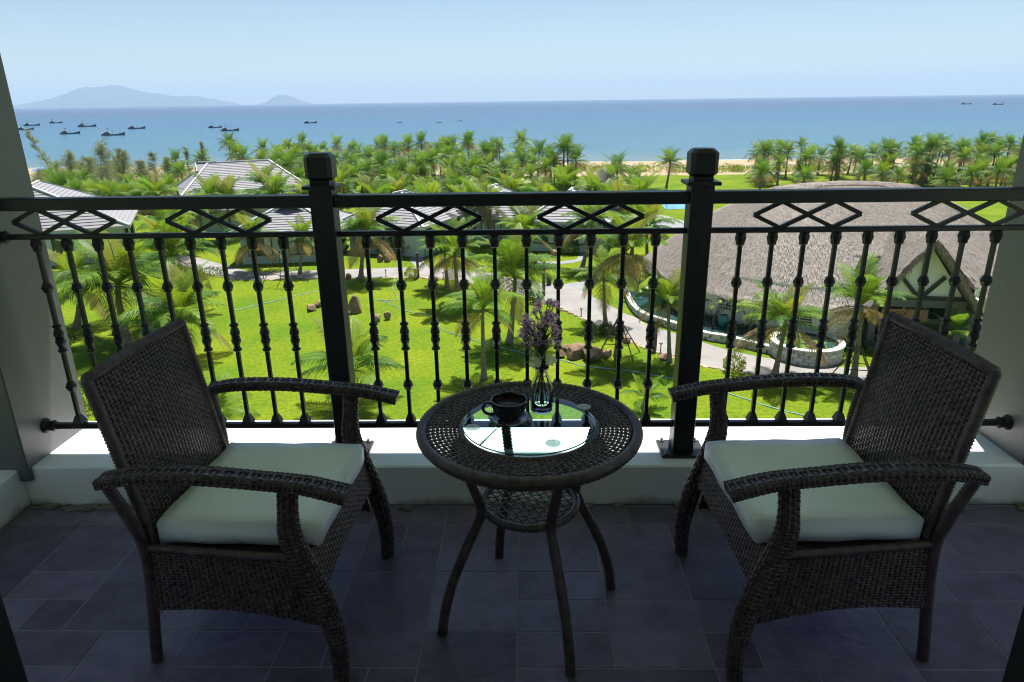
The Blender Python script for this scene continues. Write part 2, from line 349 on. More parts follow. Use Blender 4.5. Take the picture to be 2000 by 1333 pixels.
def make_chair():
    t = thing('wicker_chair', '', 'chair')
    br = woven('backrest', patch((-.205, -.205, .375), (.205, -.205, .375), (-.208, -.279, .806), (.208, -.279, .806), bulge=-.02), 29, 45, t, amp=.0019, th=.0021, w=1.02, ww=.80)
    for s in (-1, 1):
        wrapped('side_rail', [(s*.207, -.200, .33), (s*.210, -.243, .58), (s*.213, -.281, .809)], .0125, br, 60)
    wrapped('crest_rail', [(-.213, -.281, .809), (0, -.284, .814), (.213, -.281, .809)], .0125, br, 60)
    for s in (-1, 1):
        arm = [(s*.268, -.262, .580), (s*.268, -.17, .596), (s*.268, -.02, .598), (s*.268, .12, .588), (s*.268, .22, .578), (s*.270, .315, .556)]
        a = core('armrest', arm, [.048, .056, .052, .050, .052, .057], [.019]*6, t, kk=6)
        tag(woven('arm_weave', sleeve(arm, [.051, .059, .055, .053, .055, .061], [.022]*6, k=6), 44, 20, a, amp=.0015, th=.0013, w=.95, ww=.7, seg=3, wseg=2), kind='stuff')
        leg = [(s*.266, .178, .580), (s*.263, .168, .50), (s*.260, .166, .43), (s*.258, .190, .34), (s*.258, .226, .24), (s*.259, .246, .14), (s*.260, .250, .06), (s*.260, .246, 0.0)]
        l_ = core('leg', leg, [.030]*8, [.040, .040, .052, .060, .050, .042, .036, .032], t)
        tag(woven('leg_weave', sleeve(leg, [.034]*8, [.044, .044, .056, .064, .054, .046, .040, .036]), 56, 14, l_, amp=.0014, th=.0013, w=.95, ww=.7, seg=3, wseg=2), kind='stuff')
        wrapped('leg', [(s*.262, -.258, .575), (s*.245, -.232, .47), (s*.225, -.222, .365), (s*.212, -.242, .2), (s*.208, -.262, .06), (s*.208, -.268, 0)], .0135, t, 70)
        tag(woven('side_panel', patch((s*.216, -.236, .170), (s*.252, .205, .168), (s*.224, -.222, .372), (s*.256, .180, .372), sagv=.022), 30, 22, t, amp=.0018, th=.0021, w=1.04, ww=.85), kind='stuff')
        wrapped('seat_rail', [(s*.222, -.222, .368), (s*.240, -.02, .368), (s*.254, .185, .368)], .010, t, 50)
    tag(woven('front_panel', patch((-.250, .222, .262), (.250, .222, .262), (-.250, .196, .378), (.250, .196, .378), sagv=.014), 34, 13, t, amp=.0018, th=.0021, w=1.04, ww=.85), kind='stuff')
    tag(woven('back_panel', patch((-.21, -.245, .19), (.21, -.245, .19), (-.215, -.228, .372), (.215, -.228, .372)), 24, 16, t, amp=.0020, th=.0024, w=1.04, ww=.85, seg=3, wseg=2), kind='stuff')
    q = MB(); q.box((0, -.01, .350), (.43, .40, .018)); q.obj('seat_board', M['wicker'], t)
    return t
def copy_tree(o, parent=None):
    c = o.copy(); COL.objects.link(c); c.parent = parent
    for ch in list(o.children): copy_tree(ch, c)
    return c
ch1 = make_chair(); ch2 = copy_tree(ch1)
ch1.location = (-.715, 1.632, FZ); ch1.rotation_euler = (0, 0, rad(-92)); ch2.location = (.755, 1.645, FZ); ch2.rotation_euler = (0, 0, rad(92.5))
tag(ch1, 'dark brown wicker armchair whose back stands before the tiled villa roofs', 'chair', 'wicker armchairs')
tag(ch2, 'dark brown wicker armchair whose back is towards the thatched hall', 'chair', 'wicker armchairs')
def cushion_mesh():
    bm = bmesh.new(); bmesh.ops.create_cube(bm, size=1)
    for v in bm.verts: v.co = Vector((v.co.x*.425, v.co.y*.41, v.co.z*.062))
    bmesh.ops.bevel(bm, geom=bm.edges[:], offset=.006, segments=2, affect='EDGES')
    bmesh.ops.subdivide_edges(bm, edges=[e for e in bm.edges if e.calc_length() > .2], cuts=9, use_grid_fill=True)
    for v in bm.verts:
        e = max(0, 1-(abs(v.co.x)/.215)**3)*max(0, 1-(abs(v.co.y)/.21)**3)
        if v.co.z > .02: v.co.z += .004*e+.0012*math.sin(v.co.x*31+v.co.y*17)
        v.co.x += .0025*math.sin(v.co.y*40+v.co.z*60)*(abs(v.co.x) > .19); v.co.y += .002*math.sin(v.co.x*33)*(abs(v.co.y) > .19)
    me = bpy.data.meshes.new('seat_cushion'); bm.to_mesh(me); bm.free(); me.materials.append(M['cushion'])
    me.polygons.foreach_set('use_smooth', [True]*len(me.polygons)); return me
cm = cushion_mesh()
for c, lab in ((ch1, 'pale mint seat cushion on the wicker armchair before the villa roofs'), (ch2, 'pale mint seat cushion on the wicker armchair before the thatched hall')):
    o = link('seat_cushion', cm, None, (0, 0, 0)); o.rotation_euler = c.rotation_euler
    o.location = c.location+Matrix.Rotation(c.rotation_euler.z, 3, 'Z')@Vector((0, .012, .402)); tag(o, lab, 'cushion', 'seat cushions')

# table ------------------------------------------------------------------
TX, TY, TZ = .004, 1.632, .6
tb = thing('round_table', 'small round wicker table with a glass centre between the two armchairs', 'table', (TX, TY, FZ))
def ring(u, v):
    a = 2*np.pi*u; r = .178+(.279-.178)*v; z = TZ-.010-.004*(2*v-1)**2
    P = np.stack([r*np.cos(a), r*np.sin(a), z], -1); N = np.zeros_like(P); N[..., 2] = 1; return P, N
tag(woven('woven_top', ring, 86, 9, tb, amp=.0024, th=.0026, w=.90, ww=.72), kind='stuff')
def torus(name, R, r, z, par, n=230, k=8, wob=.2):
    q = MB(); pts = [(R*math.cos(2*math.pi*i/n), R*math.sin(2*math.pi*i/n), z) for i in range(n+1)]
    q.tube(pts, [r*(1+wob*(i % 2)) for i in range(n+1)], k, cap=False); return q.obj(name, M['wicker'], par, True)
torus('rim', .281, .0125, TZ-.014, tb); torus('inner_rim', .178, .006, TZ-.012, tb, wob=.05); torus('rim', .274, .008, TZ-.030, tb)
torus('shelf_rim', .128, .0095, .362, tb, 100)
def disc(u, v):
    P = np.stack([(u-.5)*.25, (v-.5)*.25, 0*u+.362], -1)
    x, y = P[..., 0], P[..., 1]; m = np.sqrt(np.maximum(.125**2-y*y, 0)); 
    r = np.maximum(np.sqrt(x*x+y*y), 1e-6); s_ = np.minimum(1, .124/r); P[..., 0] *= s_; P[..., 1] *= s_
    N = np.zeros_like(P); N[..., 2] = 1; return P, N
sh = tag(woven('shelf', disc, 13, 13, tb, amp=.0022, th=.0016, w=.34, ww=.34), kind='stuff'); sh.rotation_euler = (0, 0, rad(24))
for a in (-158, -67, 21, 112):
    ca, sa = math.cos(rad(a)), math.sin(rad(a))
    wrapped('leg', [(ca*r, sa*r, z) for r, z in ((.200, .572), (.168, .47), (.139, .372), (.152, .325), (.188, .25), (.228, .155), (.252, .07), (.263, 0))], .0128, tb, 80)
def glassmat(name, tint, refl_rough=.0, ior=1.5):
    m = bpy.data.materials.new(name); m.use_nodes = True; n = m.node_tree.nodes; l = m.node_tree.links
    tr = n.new('ShaderNodeBsdfTransparent'); tr.inputs[0].default_value = (*tint, 1)
    gl = n.new('ShaderNodeBsdfGlossy'); gl.inputs['Roughness'].default_value = refl_rough
    fr = n.new('ShaderNodeFresnel'); fr.inputs[0].default_value = ior; ge = n.new('ShaderNodeNewGeometry')
    iv = n.new('ShaderNodeMath'); iv.operation = 'SUBTRACT'; iv.inputs[0].default_value = 1; l.new(ge.outputs['Backfacing'], iv.inputs[1]); mu = n.new('ShaderNodeMath'); mu.operation = 'MULTIPLY'; l.new(fr.outputs[0], mu.inputs[0]); l.new(iv.outputs[0], mu.inputs[1])
    ms = n.new('ShaderNodeMixShader'); l.new(mu.outputs[0], ms.inputs[0]); l.new(tr.outputs[0], ms.inputs[1]); l.new(gl.outputs[0], ms.inputs[2])
    l.new(ms.outputs[0], n['Material Output'].inputs[0]); return m
M['glass'] = glassmat('table_glass', (.76, .95, .93), .0, 1.85); M['clear'] = mat('clear_plastic', (.75, .80, .82), .15); M['clear'].node_tree.nodes['Principled BSDF'].inputs['Alpha'].default_value = .5
M['glass_edge'] = mat('glass_edge', (.02, .16, .10), .1)
b = MB(); b.lathe([(.170, .594), (.1735, .595), (.1735, .6005), (.170, .602)], 96); b.obj('glass_top', M['glass'], tb)
b = MB(); b.tube([(.1742*math.cos(2*math.pi*i/96), .1742*math.sin(2*math.pi*i/96), .5985) for i in range(97)], .0016, 6, cap=False); b.obj('glass_edge', M['glass_edge'], tb, True)
for px, py in ((923, 835), (1140, 795), (1080, 866), (985, 795)):
    p = G(px, py, Z(.6025)); b = MB(); b.lathe([(.0195, 0), (.019, .0012), (.010, .002), (.005, .0035), (.004, .005)], 28, (p.x-TX, p.y-TY, .6023)); b.obj('suction_pad', M['clear'], tb, True)
# cup, saucer, spoon ----------------------------------------------------
M['glaze'] = mat('navy_glaze', (.008, .011, .02), .12, spec=.6, coat=.4, var=.5, vscale=14)
M['glaze_in'] = mat('brown_glaze', (.045, .022, .012), .2)
M['coffee'] = mat('coffee', (.05, .020, .007), .08, var=.4, vscale=40)
M['saucer'] = mat('saucer_glaze', (.012, .02, .04), .15, spec=.6, col2=(.30, .36, .42), vscale=38, coat=.3)
SZ = .6025
sp = G(994.5, 822, Z(SZ)); b = MB(); b.lathe([(.028, 0), (.030, .003), (.045, .006), (.0545, .0115), (.0545, .013), (.044, .009), (.028, .0055), (.003, .005)], 48)
sau = b.obj('saucer', M['saucer'], None, True, (sp.x, sp.y, Z(SZ))); tag(sau, 'dark patterned saucer under the navy coffee cup on the glass', 'saucer')
cup = thing('coffee_cup', 'navy glazed coffee cup on its saucer on the glass table top', 'cup', (sp.x, sp.y+.004, Z(SZ+.0062)))
outer = [(.020, 0), (.024, .001), (.028, .006), (.038, .014), (.0445, .026), (.047, .038), (.0475, .050), (.048, .054)]
b = MB(); b.lathe(outer+[(.0455, .0545), (.0447, .050), (.0442, .043)], 48, cap=False); b.add([(.02*math.cos(2*math.pi*k/48), .02*math.sin(2*math.pi*k/48), 0) for k in range(48)], [tuple(range(47, -1, -1))]); b.obj('body', M['glaze'], cup, True)
b = MB(); b.lathe([(.0442, .0431), (.043, .034), (.0415, .028), (.030, .012), (.01, .006)], 48); b.obj('inner_wall', M['glaze_in'], cup, True)
b = MB(); b.lathe([(.0425, .0335), (.001, .0337)], 48); b.obj('coffee', M['coffee'], cup, True)
b = MB(); b.tube([tuple(p) for p in spline([(-.045, -.006, .044), (-.058, -.008, .046), (-.067, -.010, .036), (-.064, -.0095, .022), (-.050, -.007, .014), (-.038, -.005, .014)], 20)], .0042, 10); b.obj('handle', M['glaze'], cup, True)
M['steel'] = mat('spoon_steel', (.6, .6, .6), .18, metal=1)
a_, c_ = G(970, 838, Z(SZ+.006)), G(937, 870, Z(SZ+.002)); spn = thing('teaspoon', 'thin steel teaspoon leaning from the saucer onto the glass', 'spoon', a_)
b = MB(); d = c_-a_; b.tube([d*t for t in (0, .3, .6, .85, 1.0)], [.0016, .0014, .0016, .0026, .0022], 8); b.obj('handle', M['steel'], spn, True)
b = MB(); b.lathe([(.001, -.001), (.008, 0), (.0105, .002), (.0085, .0015), (.001, .0006)], 16); o = b.obj('bowl', M['steel'], spn, True); o.location = -d.normalized()*.012+Vector((0, 0, .002)); o.scale = (1, 1.4, 1)
# bottle and flowers -----------------------------------------------------
vp = G(1058, 806, Z(SZ)); vx, vy = vp.x, vp.y+.012
m = bpy.data.materials.new('bottle_glass'); m.use_nodes = True; pb = m.node_tree.nodes['Principled BSDF']
pb.inputs['Transmission Weight'].default_value = 1; pb.inputs['Roughness'].default_value = .0; pb.inputs['IOR'].default_value = 1.45; pb.inputs['Base Color'].default_value = (.93, .97, .95, 1); M['bottle'] = m
m = bpy.data.materials.new('water_in_bottle'); m.use_nodes = True; pb = m.node_tree.nodes['Principled BSDF']
pb.inputs['Transmission Weight'].default_value = 1; pb.inputs['Roughness'].default_value = .0; pb.inputs['IOR'].default_value = 1.1; pb.inputs['Base Color'].default_value = (.95, .97, .95, 1); M['bwater'] = m
bt = thing('glass_bottle_vase', 'clear glass milk bottle used as a vase on the glass table top', 'vase', (vx, vy, Z(SZ)))
op = [(.024, 0), (.029, .002), (.0305, .006), (.0305, .060), (.029, .072), (.024, .088), (.0175, .104), (.0165, .116), (.0185, .120), (.0195, .126), (.0185, .132), (.0195, .138)]
b = MB(); b.lathe(op+[(.0175, .138), (.0145, .116), (.0158, .104), (.0222, .088), (.0275, .072), (.0288, .060), (.0288, .007), (.001, .006)], 40); b.obj('bottle', M['bottle'], bt, True)
b = MB(); b.lathe([(.001, .0065), (.0284, .0075), (.0284, .050), (.001, .050)], 40); b.obj('water', M['bwater'], bt, True)
M['stem'] = leafmat('stem_green', (.10, .16, .05), (.10, .16, .05), (.03, .05, .02), .3)
M['petal'] = leafmat('aster_petal', (.50, .36, .90), (.60, .46, .94), (.45, .22, .45), .5, .6)
M['petal2'] = leafmat('aster_petal_pink', (.62, .42, .84), (.70, .52, .90), (.45, .22, .45), .5, .6)
M['disc'] = mat('aster_disc', (.14, .07, .05), .8); M['white_petal'] = leafmat('white_petal', (.72, .76, .74), (.72, .76, .74), (.7, .7, .7), .4, .6)
bq = thing('aster_bouquet', 'bunch of small purple asters with white ribbon flowers standing in the glass bottle', 'flowers', (vx, vy, Z(SZ)))
fm = MB()
for k in range(22):
    a = 2*math.pi*k/22+.05*(k % 3); ca, sa = math.cos(a), math.sin(a); L = .0112*(.86+.28*((k*7) % 5)/4); w = .0011; z = .0030*((k*5) % 4-1)/2
    fm.add([(ca*.002, sa*.002, 0), (ca*L*.6-sa*w, sa*L*.6+ca*w, .0012+z*.6), (ca*L, sa*L, z+.0005), (ca*L*.6+sa*w, sa*L*.6-ca*w, .0012+z*.6)], [(0, 1, 2, 3)], 0.0)
fme = [fm.mesh('flower_head', M['petal']), fm.mesh('flower_head', M['petal2'])]
dm = MB(); dm.lathe([(.001, -.0014), (.0026, 0), (.0024, .0016), (.0006, .0024)], 10); dme = dm.mesh('flower_disc', M['disc'], True)
rf = random.Random(5); stems = MB(); leaves = MB()
for k in range(78):
    h = rf.uniform(.0, 1); a = rf.uniform(0, 2*math.pi); R_ = .052*math.sqrt(rf.uniform(.05, 1))*(1.05-.55*max(0, h-.55)/.45)
    z = .185+.125*h; e = Vector((R_*math.cos(a)*1.05-.002-.006*(1-h)+.014*h, R_*math.sin(a)*.9, z))
    st = Vector((rf.uniform(-.008, .008), rf.uniform(-.008, .008), .13))
    mid = st.lerp(e, .55)+Vector((-.010*math.cos(a), -.010*math.sin(a), .01))
    stems.tube([tuple(p) for p in spline([st, mid, e], 7)], .0009, 5, tint=0.0)
    for q_ in range(4):
        p = st.lerp(mid, rf.random()) if q_ < 2 else mid.lerp(e, rf.random()); dd = Vector((rf.uniform(-1, 1), rf.uniform(-1, 1), rf.uniform(-.1, .8))).normalized()*rf.uniform(.008, .018); w_ = dd.orthogonal().normalized()*.0018
        leaves.add([p, p+dd*.5+w_, p+dd, p+dd*.5-w_], [(0, 1, 2, 3)], 0.0)
    o = link('flower_head', fme[rf.random() < .35], bq, e, scale=rf.uniform(.95, 1.35)); o.rotation_euler = (rf.uniform(-.8, .8), rf.uniform(-.8, .8), rf.uniform(0, 6))
    link('flower_disc', dme, o)
for k in range(11):
    a = rf.uniform(0, 6.28); r = .012*rf.random(); top = (rf.uniform(-.009, .009), rf.uniform(-.009, .009), .135)
    stems.tube([(r*math.cos(a)*1.7, r*math.sin(a)*1.7, .012), (r*math.cos(a)*.6, r*math.sin(a)*.6, .09), top], .0016, 6, tint=0.0)
tag(stems.obj('stems', M['stem'], bq, True), kind='stuff'); tag(leaves.obj('leaves', M['stem'], bq), kind='stuff')
wf = MB()
for c0 in (Vector((-.018, -.020, .150)), Vector((.022, -.008, .152))):
    for k in range(9):
        a = -2.2+k*.5+rf.uniform(-.2, .2); dd = Vector((math.cos(a), -.35, math.sin(a)*.75-.1)).normalized(); L = .021; w_ = dd.cross(Vector((0, 1, .3))).normalized()*.0055
        wf.add([c0, c0+dd*L*.6+w_, c0+dd*L, c0+dd*L*.6-w_], [(0, 1, 2, 3)], 0.0)
for k in range(16):
    a = rf.uniform(0, 6.28); e = Vector((math.cos(a)*rf.uniform(.04, .085), math.sin(a)*.05-.01, .15+rf.uniform(-.02, .05)))
    wf.tube([tuple(p) for p in spline([(0, -.004, .148), (e.x*.5, e.y*.5, e.z+.008), e], 7)], .00035, 4, tint=0.0)
wf.obj('ribbon_flower', M['white_petal'], bq)
# ------------------------------------------------------------------ GARDEN, BEACH, SEA
def groundmat():
    m = bpy.data.materials.new('lawn'); m.use_nodes = True; n = m.node_tree.nodes; l = m.node_tree.links; b = n['Principled BSDF']
    b.inputs['Roughness'].default_value = .85; b.inputs['Specular IOR Level'].default_value = .06
    co = n.new('ShaderNodeNewGeometry').outputs['Position']
    def noise(sc, det):
        t = n.new('ShaderNodeTexNoise'); t.inputs['Scale'].default_value = sc; t.inputs['Detail'].default_value = det; l.new(co, t.inputs['Vector']); return t.outputs[0]
    def ramp(x, a, c, p0=.35, p1=.65):
        r = n.new('ShaderNodeValToRGB'); r.color_ramp.elements[0].color = (*a, 1); r.color_ramp.elements[1].color = (*c, 1)
        r.color_ramp.elements[0].position = p0; r.color_ramp.elements[1].position = p1; l.new(x, r.inputs[0]); return r.outputs[0]
    big = ramp(noise(.22, 4), LAWN_A, LAWN_B); fine = ramp(noise(4.5, 8), (.66, .72, .6), (1.28, 1.22, 1.3), .3, .7)
    mx = n.new('ShaderNodeMix'); mx.data_type = 'RGBA'; mx.blend_type = 'MULTIPLY'; mx.inputs[0].default_value = 1; l.new(big, mx.inputs[6]); l.new(fine, mx.inputs[7])
    # sand beyond the lawn
    sx = n.new('ShaderNodeSeparateXYZ'); l.new(co, sx.inputs[0]); ad = n.new('ShaderNodeMath'); ad.operation = 'MULTIPLY_ADD'; l.new(noise(.15, 4), ad.inputs[0]); ad.inputs[1].default_value = 7; l.new(sx.outputs[1], ad.inputs[2])
    mr = n.new('ShaderNodeMapRange'); mr.inputs[1].default_value = 139.5; mr.inputs[2].default_value = 141; l.new(ad.outputs[0], mr.inputs[0])
    m2 = n.new('ShaderNodeMix'); m2.data_type = 'RGBA'; l.new(mr.outputs[0], m2.inputs[0]); l.new(mx.outputs[2], m2.inputs[6]); m2.inputs[7].default_value = (.30, .24, .16, 1)
    l.new(m2.outputs[2], b.inputs['Base Color'])
    bp = n.new('ShaderNodeBump'); bp.inputs['Strength'].default_value = .6; bp.inputs['Distance'].default_value = .05; l.new(noise(14, 5), bp.inputs['Height']); l.new(bp.outputs[0], b.inputs['Normal'])
    return m
LAWN_A, LAWN_B = (.076, .142, .007), (.136, .178, .008)
M['lawn'] = groundmat()
b = MB(); xs = [-2500, -600, -200, -80, 0, 80, 200, 600, 2500]; ys = [-60, 0, 30, 60, 100, 134, 146, 158, 172, 186, 200, 215]
zf = lambda y: 0 if y < 140 else -.0075*(y-140) if y < 172 else -.24-.1256*(y-172)
vs = [(x, y, zf(y)) for y in ys for x in xs]; nx = len(xs)
b.add(vs, [(j*nx+i, j*nx+i+1, (j+1)*nx+i+1, (j+1)*nx+i) for j in range(len(ys)-1) for i in range(nx-1)])
tag(b.obj('ground', M['lawn']), kind='structure')
def seamat():
    m = bpy.data.materials.new('sea_water'); m.use_nodes = True; n = m.node_tree.nodes; l = m.node_tree.links; b = n['Principled BSDF']
    co = n.new('ShaderNodeNewGeometry').outputs['Position']; sx = n.new('ShaderNodeSeparateXYZ'); l.new(co, sx.inputs[0])
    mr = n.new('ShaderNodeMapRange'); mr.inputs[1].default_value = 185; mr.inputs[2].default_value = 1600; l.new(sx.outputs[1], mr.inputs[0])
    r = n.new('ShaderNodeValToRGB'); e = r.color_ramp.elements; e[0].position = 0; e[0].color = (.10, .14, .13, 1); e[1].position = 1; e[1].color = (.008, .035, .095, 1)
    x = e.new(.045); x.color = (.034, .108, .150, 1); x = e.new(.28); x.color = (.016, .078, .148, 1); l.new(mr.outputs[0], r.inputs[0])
    mp = n.new('ShaderNodeMapping'); mp.inputs['Scale'].default_value = (.04, .22, 1); l.new(co, mp.inputs[0])
    t = n.new('ShaderNodeTexNoise'); t.inputs['Scale'].default_value = 1; t.inputs['Detail'].default_value = 6; l.new(mp.outputs[0], t.inputs['Vector'])
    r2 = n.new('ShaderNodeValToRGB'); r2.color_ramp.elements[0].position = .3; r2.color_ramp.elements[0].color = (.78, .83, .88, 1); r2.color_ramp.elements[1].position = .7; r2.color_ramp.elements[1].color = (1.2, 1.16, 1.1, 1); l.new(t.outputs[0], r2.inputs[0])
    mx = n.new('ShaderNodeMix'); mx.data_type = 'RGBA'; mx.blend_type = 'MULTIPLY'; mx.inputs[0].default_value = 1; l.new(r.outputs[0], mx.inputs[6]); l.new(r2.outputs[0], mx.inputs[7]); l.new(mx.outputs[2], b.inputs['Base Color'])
    b.inputs['Roughness'].default_value = .22; b.inputs['IOR'].default_value = 1.33; b.inputs['Specular IOR Level'].default_value = .35
    mp2 = n.new('ShaderNodeMapping'); mp2.inputs['Scale'].default_value = (.25, .6, 1); l.new(co, mp2.inputs[0])
    t2 = n.new('ShaderNodeTexNoise'); t2.inputs['Scale'].default_value = 1; t2.inputs['Detail'].default_value = 7; t2.inputs['Roughness'].default_value = .62; l.new(mp2.outputs[0], t2.inputs['Vector'])
    bp = n.new('ShaderNodeBump'); bp.inputs['Strength'].default_value = .9; bp.inputs['Distance'].default_value = .8; l.new(t2.outputs[0], bp.inputs['Height']); l.new(bp.outputs[0], b.inputs['Normal'])
    return m
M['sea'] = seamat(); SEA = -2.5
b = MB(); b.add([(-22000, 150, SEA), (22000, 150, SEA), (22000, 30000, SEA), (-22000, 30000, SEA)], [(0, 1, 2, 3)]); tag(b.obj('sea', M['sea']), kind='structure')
M['foam'] = mat('foam', (.42, .44, .44), .6)
for k_, (yy, amp_) in enumerate(((189.2, 1.0), (194, 1.4), (201, 1.2))):
    b = MB(); rs = random.Random(60+k_); n_ = 260; L_ = []
    for i in range(n_+1):
        x = -320+i*2.6; c_ = yy+1.6*math.sin(x*.021+k_*2)+.8*math.sin(x*.083+k_); w_ = max(.02, (.25+.45*math.sin(x*.17+k_)*math.sin(x*.031+1.3*k_)+rs.uniform(-.1, .2))*amp_)
        L_ += [(x, c_-w_, SEA+.02), (x, c_+w_, SEA+.03)]
    b.add(L_, [(2*i, 2*i+2, 2*i+3, 2*i+1) for i in range(n_)]); tag(b.obj('surf', M['foam']), kind='structure')
# islands
M['island'] = mat('island_forest', (.022, .034, .032), .9, var=.3, vscale=.002)
def island(name, prof, D, label):
    """ridge line from photo pixels (x, y) at distance D, with front and back slopes"""
    rows = []; n = len(prof)
    for x, y in prof:
        d = ray(x, y); h = d*(D/math.hypot(d[0], d[1])); top = Vector((h[0], h[1], max(h[2]+CZ, SEA+1))); out = Vector((h[0], h[1], 0)).normalized()
        H = top.z-SEA
        for k, fr in ((-2.6, 0), (-1.7, .30), (-.9, .58), (-.35, .86), (0, 1), (1.8, 0)):
            j = .16*math.sin(x*.13+k*7)*math.sin(x*.041+k) if 0 < fr < 1 else 0
            p = top+out*(k*(H+60)*1.6); rows.append((p.x, p.y, SEA+H*(fr+j*fr) if fr else SEA-1))
    b = MB(); b.add(rows, [(i*6+k, (i+1)*6+k, (i+1)*6+k+1, i*6+k+1) for i in range(n-1) for k in range(5)]); return tag(b.obj(name, M['island'], smooth=True), label=label, kind='structure')
def densify(p, n=4, a=.7):
    out = []; r = random.Random(3)
    for (x0, y0), (x1, y1) in zip(p[:-1], p[1:]):
        for k in range(n): t = k/n; out.append((x0+(x1-x0)*t, y0+(y1-y0)*t+(r.uniform(-a, a) if k else 0)))
    return out+[p[-1]]
island('island', densify([(-60, 211), (30, 206), (60, 201), (100, 193), (125, 184), (150, 174), (165, 170), (180, 171), (205, 169), (220, 166), (240, 168), (260, 175), (290, 181), (320, 185), (350, 189), (370, 187), (395, 190), (420, 194), (450, 199), (470, 203.5)]), 22500, 'long hazy island ridge on the horizon beyond the boats')
island('island', densify([(505, 204), (520, 200), (532, 191), (545, 186), (555, 185), (567, 188), (580, 193), (590, 197), (600, 200), (610, 202.5)], 3, .4), 21500, 'small domed hazy island on the horizon')

# paths -----------------------------------------------------------------
M['path'] = mat('pale_concrete', (.205, .195, .185), .85, var=.14, vscale=.6, bump=.2, bscale=6, world_co=True, detail=7)
M['paving'] = mat('grey_paving', (.19, .20, .21), .85, var=.1, vscale=1.2, world_co=True)
M['edge_stone'] = mat('edge_stone', (.36, .27, .20), .9, objvar=.3)
def sheet(name, px, z, m):
    pts = [G(x, y) for x, y in px]; bm = bmesh.new(); vs = [bm.verts.new((p.x, p.y, z)) for p in pts]; f = bm.faces.new(vs)
    if f.normal.z < 0: f.normal_flip()
    bmesh.ops.triangulate(bm, faces=bm.faces[:]); me = bpy.data.meshes.new(name); bm.to_mesh(me); bm.free(); me.materials.append(m)
    return tag(link(name, me), kind='structure')
upper = [(330, 494), (380, 503), (405, 509), (444, 520), (487, 531), (522, 532), (613, 529), (668, 527), (783, 523), (846, 524), (911, 528), (962, 535), (1000, 545), (1050, 554), (1098, 556), (1120, 562), (1160, 582), (1191, 597), (1215, 611), (1244, 622), (1263, 635), (1292, 644), (1323, 654), (1380, 672), (1425, 686), (1485, 698), (1542, 707), (1590, 714), (1647, 718), (1720, 718), (1820, 712)]
lower = [(1850, 745), (1740, 752), (1640, 750), (1560, 745), (1500, 738), (1446, 728), (1416, 724), (1372, 713), (1317, 697), (1269, 684), (1244, 673), (1170, 640), (1143, 625), (1093, 600), (1063, 592), (1006, 572), (950, 558), (897, 550), (868, 545), (815, 543), (719, 543), (670, 543), (560, 545), (500, 548), (460, 546), (410, 536), (370, 522), (320, 512)]
sheet('path', upper+lower, .02, M['path'])
sheet('path_branch', [(815, 526), (800, 508), (808, 498), (830, 480), (838, 468), (846, 468), (842, 484), (836, 500), (826, 506), (838, 526)], .016, M['paving'])
sheet('path_branch', [(1010, 520), (1045, 511), (1098, 511), (1126, 507), (1134, 495), (1132, 457), (1128, 430), (1142, 430), (1149, 457), (1150, 495), (1143, 508), (1120, 514), (1098, 516), (1050, 516), (1020, 524)], .016, M['paving'])
sheet('path_branch', [(1094, 557), (1148, 548), (1160, 552), (1150, 568), (1158, 580), (1130, 567)], .016, M['paving'])
sheet('terrace', [(1235, 440), (1270, 420), (1300, 422), (1345, 435), (1345, 455), (1240, 452)], .02, M['paving'])
es = []
for k in range(3):
    q = MB(); q.box((0, 0, .05), (.34+.1*k, .20, .12), ch=.04); es.append(q.mesh('edge_stone', M['edge_stone']))
edging = tag(link('path_edging', None), 'broken brown stones laid along the lower edge of the pale path', 'edging')
re_ = random.Random(4)
low = lower[3:-1]
for (x0, y0), (x1, y1) in zip(low[:-1], low[1:]):
    a, c = G(x0, y0), G(x1, y1); L = (c-a).length; t = 0
    while t < L:
        p = a.lerp(c, t/L); o = link('edge_stone', es[re_.randrange(3)], edging, (p.x+re_.uniform(-.1, .1), p.y-.08+re_.uniform(-.1, .1), -.03), rz=math.atan2(c.y-a.y, c.x-a.x)+re_.uniform(-.5, .5)); o.scale = (1, re_.uniform(.7, 1.5), re_.uniform(.6, 1.3)); t += re_.uniform(.35, .75)

# foliage building blocks -------------------------------------------------
def palmmat():
    """frond colour by age: 0 dark mature green, .35 fresh yellow-green, .65 olive, 1 dry straw"""
    m = leafmat('palm_leaf', (.8, .85, .9), (1.25, 1.12, 1.0), (1, 1, 1), .36, .5); n = m.node_tree.nodes; l = m.node_tree.links
    mixes = [x for x in n if x.type == 'MIX']; a, c = mixes[0], mixes[1]; at = [x for x in n if x.type == 'ATTRIBUTE'][0]
    r = n.new('ShaderNodeValToRGB'); e = r.color_ramp.elements; e[0].position = 0; e[0].color = (.024, .075, .016, 1); e[1].position = 1; e[1].color = (.26, .20, .105, 1)
    for p, col in ((.18, (.058, .148, .020)), (.38, (.135, .235, .020)), (.62, (.150, .150, .040))): x = e.new(p); x.color = (*col, 1)
    l.new(at.outputs['Fac'], r.inputs[0]); c.blend_type = 'MULTIPLY'
    for lk in list(c.inputs[0].links): l.remove(lk)
    c.inputs[0].default_value = 1; l.new(r.outputs[0], c.inputs[7]); return m
M['palm'] = palmmat()
M['trunk'] = mat('palm_trunk', (.20, .165, .125), .9, var=.4, vscale=3, bump=.9, bscale=4, stretch=(1, 1, 14))
M['rachis'] = M['palm']
